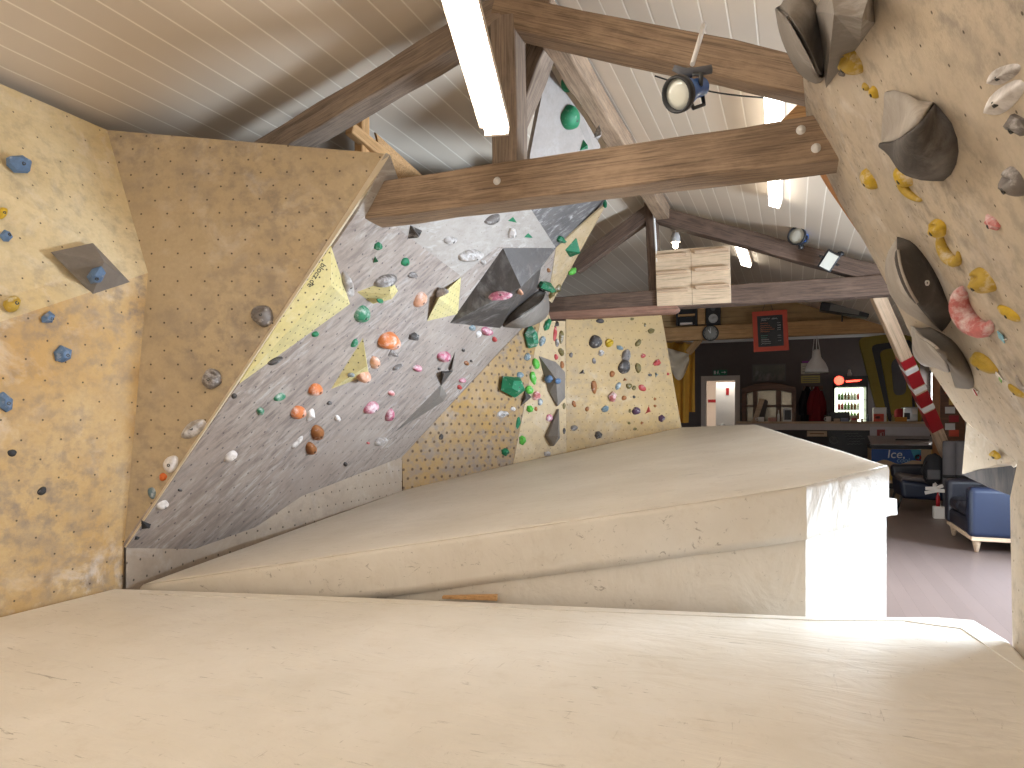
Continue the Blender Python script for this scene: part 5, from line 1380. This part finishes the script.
# curtain left of the door
cub = 13.2
cv = thing('curtain', 'yellow cloth hanging beside the dark wall left of the open door', 'curtain', Bp(680, 424, cub))
def cur(u, v):
    top = Bp(666 + 29 * u, 341 + 3 * u, cub); botm = Bp(672 + 23 * u, 419 + 4 * math.sin(u * 3), cub)
    if u > .72: botm = Bp(672 + 23 * u, 412, cub)
    p = top.lerp(botm, v); p.y += .06 * math.sin(u * 17 + v * 2) * (.4 + .6 * v); return p
part('cloth', MB().grid(cur, 40, 16), YCLOTH, cv)
def swag(u, v):
    dip = 4 * u * (1 - u)
    p = Bp(667 + 22 * u, 348 + 6 * u + (9 + 20 * dip) * v, cub - .1); p.y -= .04 * math.sin(v * 9 + u * 5); return p
part('swag', MB().grid(swag, 20, 10), WCLOTH, cv, label='cream cloth swag')
part('rod', MB().tube([Bp(662, 341, cub), Bp(699, 344, cub)], .02, 8), PINE, cv)
beam('roof_strut', Bp(688, 353, 12.6), Bp(700, 339, 12.6), .1, .11, PINE, None, label='short pine strut under the beam above the yellow cloth', cat='beam', wob=.001)
# ------------------------------------------------------------------ ice cream freezer
fzb = 13.25
za0, za1 = Bp(871, 460, fzb).x, AR - .06
zft, zfm = Bp(900, 439, fzb).z, Bp(900, 446, fzb).z
fz = thing('ice_cream_freezer', 'low ice cream chest freezer with a blue printed front by the counter', 'freezer', ((za0 + za1) / 2, fzb + .3, 0))
zp = Bp(900, 462, fzb).z
part('body', MB().box(za0, za1, fzb, fzb + .62, .09, zfm), plain('freezer_cream', (.6, .42, .25), .5), fz, bevel=.01)
part('plinth', MB().box(za0 + .02, za1 - .02, fzb + .02, fzb + .6, 0, .09), BLACK, fz)
part('top_rim', MB().box(za0 - .01, za1 + .01, fzb - .015, fzb + .64, zfm - .05, zfm + .01), BLACK, fz, bevel=.008)
part('sliding_lid', MB().prism([(za0, fzb + .02, zfm + .01), (za1, fzb + .02, zfm + .01), (za1, fzb + .62, zft + .02), (za0, fzb + .62, zft + .02)], (0, 0, .02)), plain('lid_glass', (.33, .3, .3), .12), fz, label='grey glass sliding lid')
part('lid_handle', MB().tube([(za0 + .4, fzb + .3, zfm + .1), (za0 + .9, fzb + .3, zfm + .1)], .012, 8), BLACK, fz)
# printed front: blue wave
NBLUE = plain('print_blue', (.01, .08, .33), .45); TEALB = plain('print_teal', (.04, .3, .42), .45); CRM = plain('print_cream', (.62, .45, .3), .45); YEL = plain('print_yellow', (.65, .4, .08), .45)
wv = [(za0 + .005, fzb - .004, zfm - .055)]
xb1 = Bp(921, 455, fzb).x
blue = [(za0 + .005, zfm - .055), (xb1, zfm - .055)] + [(xb1 - (xb1 - za0 - .005) * k / 12, zp + .035 * math.sin(k * .9) + (.02 if k == 0 else 0)) for k in range(13)]
part('printed_front', MB().prism([(x, fzb - .002, z) for x, z in blue], (0, -.003, 0)), NBLUE, fz, label='deep blue printed panel')
xt = Bp(916, 455, fzb).x
part('printed_front', MB().prism([(xt - .08, fzb - .005, zfm - .055), (xb1, fzb - .005, zfm - .055), (xb1 - .03, fzb - .005, zp + .04), (xt - .02, fzb - .005, zp + .05)], (0, -.002, 0)), TEALB, fz, label='teal edge of the print')
part('printed_front', MB().box(xb1 + .15, za1 - .02, fzb - .004, fzb, zp + .06, zfm - .06), YEL, fz, label='yellow print')
part('printed_front', MB().box(za0 + .12, xb1, fzb - .004, fzb, .14, zp - .08), YEL, fz, label='yellow print low on the front')
c = Bp(918, 457.5, fzb - .004)
part('emblem', MB().lathe(c, (0, -1, 0), [(0, .05), (.003, .05), (.003, .02), (0, .02)], 24), REDT, fz, label='red round emblem')
WIN = plain('print_white', (.85, .85, .85), .5)
text_mesh('lettering', 'Ice,', 9.5 * depth(c) / F * 1.25, WIN, Bp(896, 454.5, fzb - .006), (1, 0, 0), (0, 0, 1), fz, shear=.12, label='white lettering')
text_mesh('lettering', 'cool', 5.5 * depth(c) / F * 1.2, plain('print_pale_blue', (.3, .5, .7), .5), Bp(903, 460.5, fzb - .006), (1, 0, 0), (0, 0, 1), fz, shear=.12, label='pale blue lettering')
# ------------------------------------------------------------------ sofas and bits by the right wall
sf = thing('sofa', 'navy leather sofa with pale wooden legs against the right wall', 'sofa', (1.85, 7.65, 0))
s0a, s1a = 1.40, 2.25; s0b, s1b = 7.1, 8.2
part('base', MB().box(s0a + .02, s1a, s0b + .12, s1b - .1, .13, .28), BLKL, sf, bevel=.03)
part('rail', MB().box(s0a + .02, s1a, s0b + .02, s1b, .10, .14), PALEW, sf, bevel=.008)
part('seat_cushion', MB().box(s0a + .01, s1a - .2, s0b + .17, (s0b + s1b) / 2, .28, .40), BLKL, sf, bevel=.05, seg=4)
part('seat_cushion', MB().box(s0a + .01, s1a - .2, (s0b + s1b) / 2, s1b - .16, .28, .40), BLKL, sf, bevel=.05, seg=4)
part('backrest', MB().prism([(s1a - .28, s0b + .1, .28), (s1a, s0b + .1, .28), (s1a, s0b + .1, .72), (s1a - .14, s0b + .1, .74)], (0, s1b - s0b - .2, 0)), BLKL, sf, bevel=.05, seg=4)
zar = P(980, 487, 6.1).z
for b0, nm in ((s0b, 'armrest'), (s1b - .16, 'armrest')):
    part(nm, MB().box(s0a, s1a, b0, b0 + .17, .13, zar), NAVY if b0 == s0b else BLKL, sf, bevel=.045, seg=4, label='navy leather armrest' if b0 == s0b else None)
for a in (s0a + .07, s1a - .08):
    for b in (s0b + .08, s1b - .08):
        part('leg', MB().lathe((a, b, 0), (0, 0, 1), [(0, .016), (.10, .035), (.13, .04)], 14), PALEW, sf, label='pale wooden leg')
ch = thing('lounge_chair', 'navy and black low lounge chair on thin angled legs near the freezer', 'chair', (1.62, 10.5, 0))
cb0, cb1 = 10.1, 10.95
part('seat', MB().prism([(1.26, cb0, .15), (2.0, cb0, .13), (2.0, cb0, .31), (1.24, cb0, .39)], (0, cb1 - cb0, 0)), NAVY, ch, bevel=.05, seg=4)
part('backrest', MB().prism([(1.9, cb0, .22), (2.05, cb0, .22), (2.25, cb0, .60), (2.1, cb0, .62)], (0, cb1 - cb0, 0)), BLKL, ch, bevel=.05, seg=4)
part('armrest', MB().prism([(1.24, cb1 - .1, .35), (2.1, cb1 - .1, .30), (2.15, cb1 - .1, .56), (1.22, cb1 - .1, .54)], (0, .16, 0)), BLKL, ch, bevel=.05, seg=4)
part('cushion', MB().prism([(1.25, cb0 + .04, .385), (1.9, cb0 + .04, .31), (1.9, cb0 + .04, .37), (1.27, cb0 + .04, .44)], (0, cb1 - cb0 - .15, 0)), plain('grey_leather', (.11, .09, .09), .4), ch, bevel=.025, seg=3, label='grey seat cushion')
for a, b, da, db_ in ((1.3, cb0 + .12, -.08, -.05), (1.3, cb1 - .1, -.08, .05), (1.9, cb0 + .12, .08, -.05), (1.9, cb1 - .1, .08, .05)):
    part('leg', MB().tube([(a, b, .26), (a + da, b + db_, 0)], [.018, .011], 8), DARKM, ch)
# grey rolled mats standing in the corner, jumble, leaflet stand
def roll(x, y0, y1, r, m, d, lab):
    c = P(x, y1, d); t_ = P(x, y0, d); k = d / F
    t = thing('rolled_mat', lab, 'rolled mat', Vector((c.x, c.y, 0)))
    part('roll', MB().tube([(c.x, c.y, .0), (c.x, c.y, t_.z - .03), (c.x, c.y, t_.z)], [r * k, r * k, r * k * .93], 20), m, t)
    part('core', MB().lathe((c.x, c.y, t_.z), (0, 0, 1), [(-.02, r * k * .5), (.004, r * k * .5), (.002, 0)], 16), BLACK, t)
    part('strap', MB().lathe((c.x, c.y, .45), (0, 0, 1), [(0, r * k * 1.0), (.0, r * k * 1.03), (.04, r * k * 1.03), (.04, r * k)], 20), BLACK, t)
GM = plain('grey_foam', (.17, .16, .17), .8)
roll(949.5, 441, 520, 6, GM, 8.45, 'grey rolled mat standing upright behind the sofa, left one')
roll(961.5, 441, 520, 6, GM, 8.4, 'grey rolled mat standing upright behind the sofa, right one')
pbm = P(938, 518, 8.2)
ls = thing('leaflet_stand', 'white box with white paper petals and a red bottle beside the sofa', 'stand', Vector((pbm.x, pbm.y, 0)))
part('box', MB().box(pbm.x - .05, pbm.x + .06, pbm.y - .05, pbm.y + .05, 0, .14), WHITEP, ls, bevel=.004)
part('bottle', MB().lathe((pbm.x, pbm.y, .14), (0, 0, 1), [(0, .022), (.1, .022), (.14, .01), (.17, .01)], 12), REDT, ls, label='red bottle')
for k in range(7):
    a = k * .9; h_ = .32 + .03 * (k % 3)
    c = Vector((pbm.x - .02, pbm.y, h_)); e = Vector((math.cos(a), math.sin(a) * .3, .25 * math.sin(a * 1.7)))
    part('petal', MB().obox(c + e * .06, e * .065, Vector((0, .004, 0)), Vector((-e.z, 0, e.x)).normalized() * .02), WHITEP, ls, bevel=.003)
part('stem', MB().tube([(pbm.x + .02, pbm.y, .14), (pbm.x, pbm.y, .36)], .008, 6), WHITEP, ls)
jb = P(934, 470, 8.7)
bag = thing('bag', 'dark backpack lying on the lounge chair beside the leaning post', 'bag', jb)
def bagf(u, v):
    th = u * 2 * math.pi; ph = (v - .5) * math.pi
    r = 1 + .12 * noise.noise(Vector((math.cos(th) * 1.5, math.sin(th) * 1.5, v * 3)))
    return jb + Vector((math.cos(th) * math.cos(ph) * .13 * r, math.sin(th) * math.cos(ph) * .11 * r, math.sin(ph) * .2 * r))
part('body', MB().grid(bagf, 18, 12), plain('dark_bag_cloth', (.02, .02, .025), .8), bag)
part('strap', MB().tube([jb + Vector((-.1, -.08, .1)), jb + Vector((-.15, -.12, 0)), jb + Vector((-.1, -.1, -.12))], .012, 6), BLACK, bag)
part('pocket', MB().obox(jb + Vector((-.02, -.105, -.05)), (.07, 0, 0), (0, .02, 0), (0, 0, .06)), GREYF, bag, bevel=.01)
# brown wardrobe by the corner window
wd = thing('cupboard', 'tall brown cupboard plastered with stickers at the right wall', 'cupboard', (2.2, 12.6, 0))
part('carcass', MB().box(2.06, AR - .02, 12.35, 13.0, 0, 1.95), BROWNW, wd, bevel=.008)
part('door', MB().box(2.05, 2.06, 12.38, 12.97, .08, 1.9), ORANGEW, wd)
for k, (z, m) in enumerate(((1.55, REDP), (1.38, YEL), (1.25, WHITEP), (1.12, REDT), (1.0, WHITEP), (.9, REDP))):
    part('sticker', MB().box(2.12 + .05 * (k % 2), 2.25 + .05 * (k % 2), 12.345, 12.35, z, z + .1), m, wd)
# white board sticking out behind the mat
w0, w1 = P(880, 497, 4.3), P(898, 515, 4.3)
wbx = thing('white_shelf', 'small white board sticking out behind the right end of the sloping mat', 'shelf', Vector((w0.x, w0.y, 0)))
part('board', MB().prism([P(870, 496, 4.35), P(897, 499, 4.3), P(897.5, 515, 4.3), P(870, 517, 4.35)], FW * .04), WHITEP, wbx, bevel=.003)
part('support', MB().box(w0.x - .1, w0.x - .06, w0.y, w0.y + .04, 0, w0.z), WHITEP, wbx)
# ------------------------------------------------------------------ fixtures under the roof
hb = BF2 - .03
hq = [Bp(655, 251, hb), Bp(729.5, 245, hb), Bp(731, 302.5, hb), Bp(657, 306, hb)]
hg = thing('hangboard', 'pale plywood hangboard with six wooden rungs on the far truss', 'hangboard', sum(hq, Vector()) / 4)
PLYB = wood('pale_birch_ply', (.60, .44, .29), (.70, .54, .37), bump=.08, scale=1.5, along=(3, 1, 14))
part('board', MB().prism([hq[0], hq[0].lerp(hq[1], .485), hq[3].lerp(hq[2], .485), hq[3]], (0, .03, 0)), PLYB, hg, bevel=.003)
part('board', MB().prism([hq[0].lerp(hq[1], .49), hq[1], hq[2], hq[3].lerp(hq[2], .49)], (0, .03, 0)), PLYB, hg, bevel=.003)
def hpt(u, v): return hq[0].lerp(hq[1], u).lerp(hq[3].lerp(hq[2], u), v)
for u0, u1, vs_ in ((.01, .44, (.11, .42, .74)), (.54, .99, (.09, .40, .71))):
    for v in vs_:
        part('rung', MB().prism([hpt(u0, v - .03), hpt(u1, v - .03), hpt(u1, v + .025), hpt(u0, v + .025)], (0, -.03 if u0 < .1 else -.045, 0)), PALEW, hg, bevel=.004)
def lamp_can(tip, axis, L, r0, r1, lab, pipe=None, hang=None):
    """stage lamp: flared blue can, black front ring, lens, yoke, carrying handle and clamp"""
    axis = Vector(axis).normalized(); front = Vector(tip)
    t = thing('spotlight', lab, 'spotlight', front - axis * L * .5)
    part('housing', MB().lathe(front, -axis, [(0, r0), (L * .12, r0 * .97), (L * .45, r0 * .72), (L * .55, r1), (L * .93, r1), (L, r1 * .6)], 28), BLUEP, t, label='blue metal housing')
    part('front_ring', MB().lathe(front, axis, [(-.01, r0 * 1.02), (-.01, r0 * 1.1), (.02, r0 * 1.1), (.025, r0 * .95), (.0, r0 * .93)], 28), BLACK, t)
    part('lens', MB().lathe(front, axis, [(-.005, r0 * .95), (.004, r0 * .9), (.012, r0 * .5), (.014, 0)], 28), LENS, t)
    side = axis.cross(UP).normalized(); up = side.cross(axis)
    m = front - axis * L * .55
    k = 1 if hang else -1                       # hung from above, or standing on a yoke
    part('yoke', MB().tube([m + side * r1 * 1.05, m + side * r1 * 1.15 + UP * k * r0 * .7, m + UP * k * r0 * 1.0, m - side * r1 * 1.15 + UP * k * r0 * .7, m - side * r1 * 1.05], .011, 8), DARKM, t)
    part('carry_handle', MB().tube([front - axis * L * .35 - up * r1 * .95, front - axis * L * .4 - up * r1 * 1.8, front - axis * L * .85 - up * r1 * 1.8, front - axis * L * .9 - up * r1 * .8], .009, 8), BLACK, t)
    if hang: part('clamp', MB().tube([m + UP * r0 * 1.0 - RT * r0 * 1.2 + UP * r0 * .4, m + UP * r0 * 1.1 - RT * r0 * .5, m + UP * r0 * 1.15 + RT * r0 * .3, m + UP * r0 * 1.3 + RT * r0 * 1.2], [.014, .02, .02, .02], 8), GREYF, t)
    else: part('clamp', MB().tube([m - UP * r0 * 1.0, m - UP * r0 * 1.5], .025, 8), DARKM, t)
    if hang: part('hanging_rod', MB().tube([m + UP * r0 * 1.6, hang], .011, 8), WHITEP, t, label='white rod')
    return t
d1 = 3.05
ax1 = RT * -.80 + UP * -.50 - FW * .62
lamp_can(P(679, 94, d1), ax1, .185, .07, .042, 'blue stage spotlight hanging from the near right rafter', hang=P(704, 25, 3.22))
lamp_can(P(797, 236, 6.95), RT * -.75 + UP * -.1 - FW * .8, .17, .082, .058, 'second blue spotlight resting on the far right rafter')
fl = P(829, 261, 6.9)
ft = thing('floodlight', 'square black floodlight on the far right rafter', 'floodlight', fl)
fx = Vector((RT * .04 + UP * -.02 - FW * .02)).normalized()
fa = (P(822, 264, 6.85) - P(834, 254, 7.0)).normalized(); fa = (fa - FW * .9).normalized()
fu = fa.cross(RT).normalized(); frr = fu.cross(fa)
import mathutils
rotm = Matrix.Rotation(math.radians(-25), 3, fa); fu = rotm @ fu; frr = rotm @ frr
part('housing', MB().obox(fl - fa * .02, frr * .07, fa * .035, fu * .095), BLACK, ft, bevel=.01)
part('lens', MB().obox(fl + fa * .016, frr * .053, fa * .003, fu * .078), LENS, ft, label='pale glass front')
part('bracket', MB().tube([fl + frr * .08, fl + frr * .1 - fa * .06, fl - fa * .1, fl - frr * .1 - fa * .06, fl - frr * .08], .01, 8), BLACK, ft)
part('knob', MB().lathe(fl + RT * .09 + UP * .07, RT, [(0, .02), (.03, .025), (.05, .018)], 12), BLACK, ft)
# small white lamp behind the hangboard
sl = Bp(675.5, 238, BF2 + .5)
sml = thing('pendant_lamp', 'small white lamp holder glowing behind the top of the hangboard', 'lamp', sl)
part('lamp_shade', MB().lathe(sl, (0, 0, 1), [(-.05, .055), (.02, .05), (.06, .035), (.065, .01)], 18), WHITEP, sml)
part('cord', MB().tube([sl + UP * .06, Vector((sl.x, sl.y, zr(sl.x) - .01))], .006, 6), WHITEP, sml)
part('bulb', MB().lathe(sl - UP * .05, (0, 0, -1), [(0, .02), (.02, .03), (.05, .03), (.07, .015), (.075, 0)], 14), emis('warm_bulb', (1, .85, .6), 12), sml)
# fluorescent fittings
def fluoro(p0, p1, w_, lab, em, up, side=.0):
    p0 = Vector(p0); p1 = Vector(p1); x = (p1 - p0).normalized(); y = Vector(up).cross(x).normalized(); z = x.cross(y); c = (p0 + p1) / 2; L = (p1 - p0).length / 2
    t = thing('ceiling_light', lab, 'ceiling light', c)
    part('housing', MB().obox(c + z * .035 + y * side * .5, x * L, y * (w_ / 2 + abs(side) * .5), z * .02), CREAMP, t, bevel=.004)
    part('diffuser', MB().obox(c - z * .005, x * (L - .006), y * w_ * .47, z * .025), em, t, bevel=.012, seg=3, label='glowing white tube cover')
    for s in (-1, 1): part('end_cap', MB().obox(c + x * s * L, x * .006, y * w_ / 2, z * .032), CREAMP, t)
    return t
fp0, fp1 = P(497, 130, 3.42), P(462, 0, 2.74)
fdir = fp1 - fp0
fluoro(fp0, fp0 + fdir * 1.75, .118, 'long glowing fluorescent light hanging left of the king post', TUBE, FW * -1 * 0 + UP, side=-.03)
CRP = Vector((RIDGE_A, 0, RIDGE_Z)); CRN = Vector((SR, 0, 1)).normalized()
q0 = on_plane(775, 204, CRP - CRN * .06, CRN)
rr_ = on_plane(773, 86, CRP - CRN * .06, CRN)
fluoro(q0, rr_, .1, 'fluorescent light on the right roof slope beyond the tie beam', TUBE2, CRN)
q1 = on_plane(741, 247, CRP - CRN * .06, CRN)
fluoro(q1 - Vector((0, .25, 0)), q1 + Vector((0, 1.0, 0)), .13, 'far fluorescent light on the right roof slope behind the truss', TUBE2, CRN)
for bb_, aa in ((.2, -2.7), (.2, -.5)):  # unseen fittings, added behind the camera as fill light
    zz1 = (zl(aa) if aa < RIDGE_A else zr(aa)) - .1
    fluoro((aa, bb_ - .7, zz1), (aa, bb_ + .7, zz1), .13, 'added fluorescent fill light on the roof slope behind the viewpoint, %s' % ('left' if aa < RIDGE_A else 'right'), FILLTUBE, UP)
# cable strung across the roof
c0_, c1_ = on_plane(655, 76, CRP - CRN * .03, CRN), on_plane(770, 98, CRP - CRN * .03, CRN)
solo('cable', MB().tube([c0_.lerp(c1_, k / 12) - UP * .03 * math.sin(math.pi * k / 12) for k in range(13)], .005, 6), DARKM, 'thin dark cable strung under the right roof slope behind the blue spotlight', 'cable')

# ------------------------------------------------------------------ light
w = bpy.data.worlds.new('world'); SC.world = w; w.use_nodes = True
w.node_tree.nodes['Background'].inputs[0].default_value = (1, .93, .84, 1)
w.node_tree.nodes['Background'].inputs[1].default_value = .38
def area(name, loc, target, sx, sy, power, col):
    l = bpy.data.lights.new(name, 'AREA'); l.shape = 'RECTANGLE'; l.size = sx; l.size_y = sy; l.energy = power; l.color = col
    o = bpy.data.objects.new(name, l); COL.objects.link(o); o.location = loc
    o.rotation_euler = (Vector(target) - Vector(loc)).to_track_quat('-Z', 'Y').to_euler(); return o
area('window_daylight', (AR + .6, 5.2, 1.15), (.2, 4.4, .8), 2.3, 1.2, 330, (.70, .84, 1))
area('window_daylight_bar', (AR + .5, 15.2, 1.8), (0, 14.5, 1), .6, .8, 25, (.9, .95, 1))
area('corridor_light', ((dl + dr_) / 2 + .1, 15.68, 2.45), ((dl + dr_) / 2 + .1, 15.95, .6), .5, .15, 14, (1, .95, .85))
SC.view_settings.view_transform = 'Standard'; SC.view_settings.look = 'None'; SC.view_settings.gamma = 1
SC.view_settings.use_curve_mapping = False; SC.view_settings.exposure = 1.15
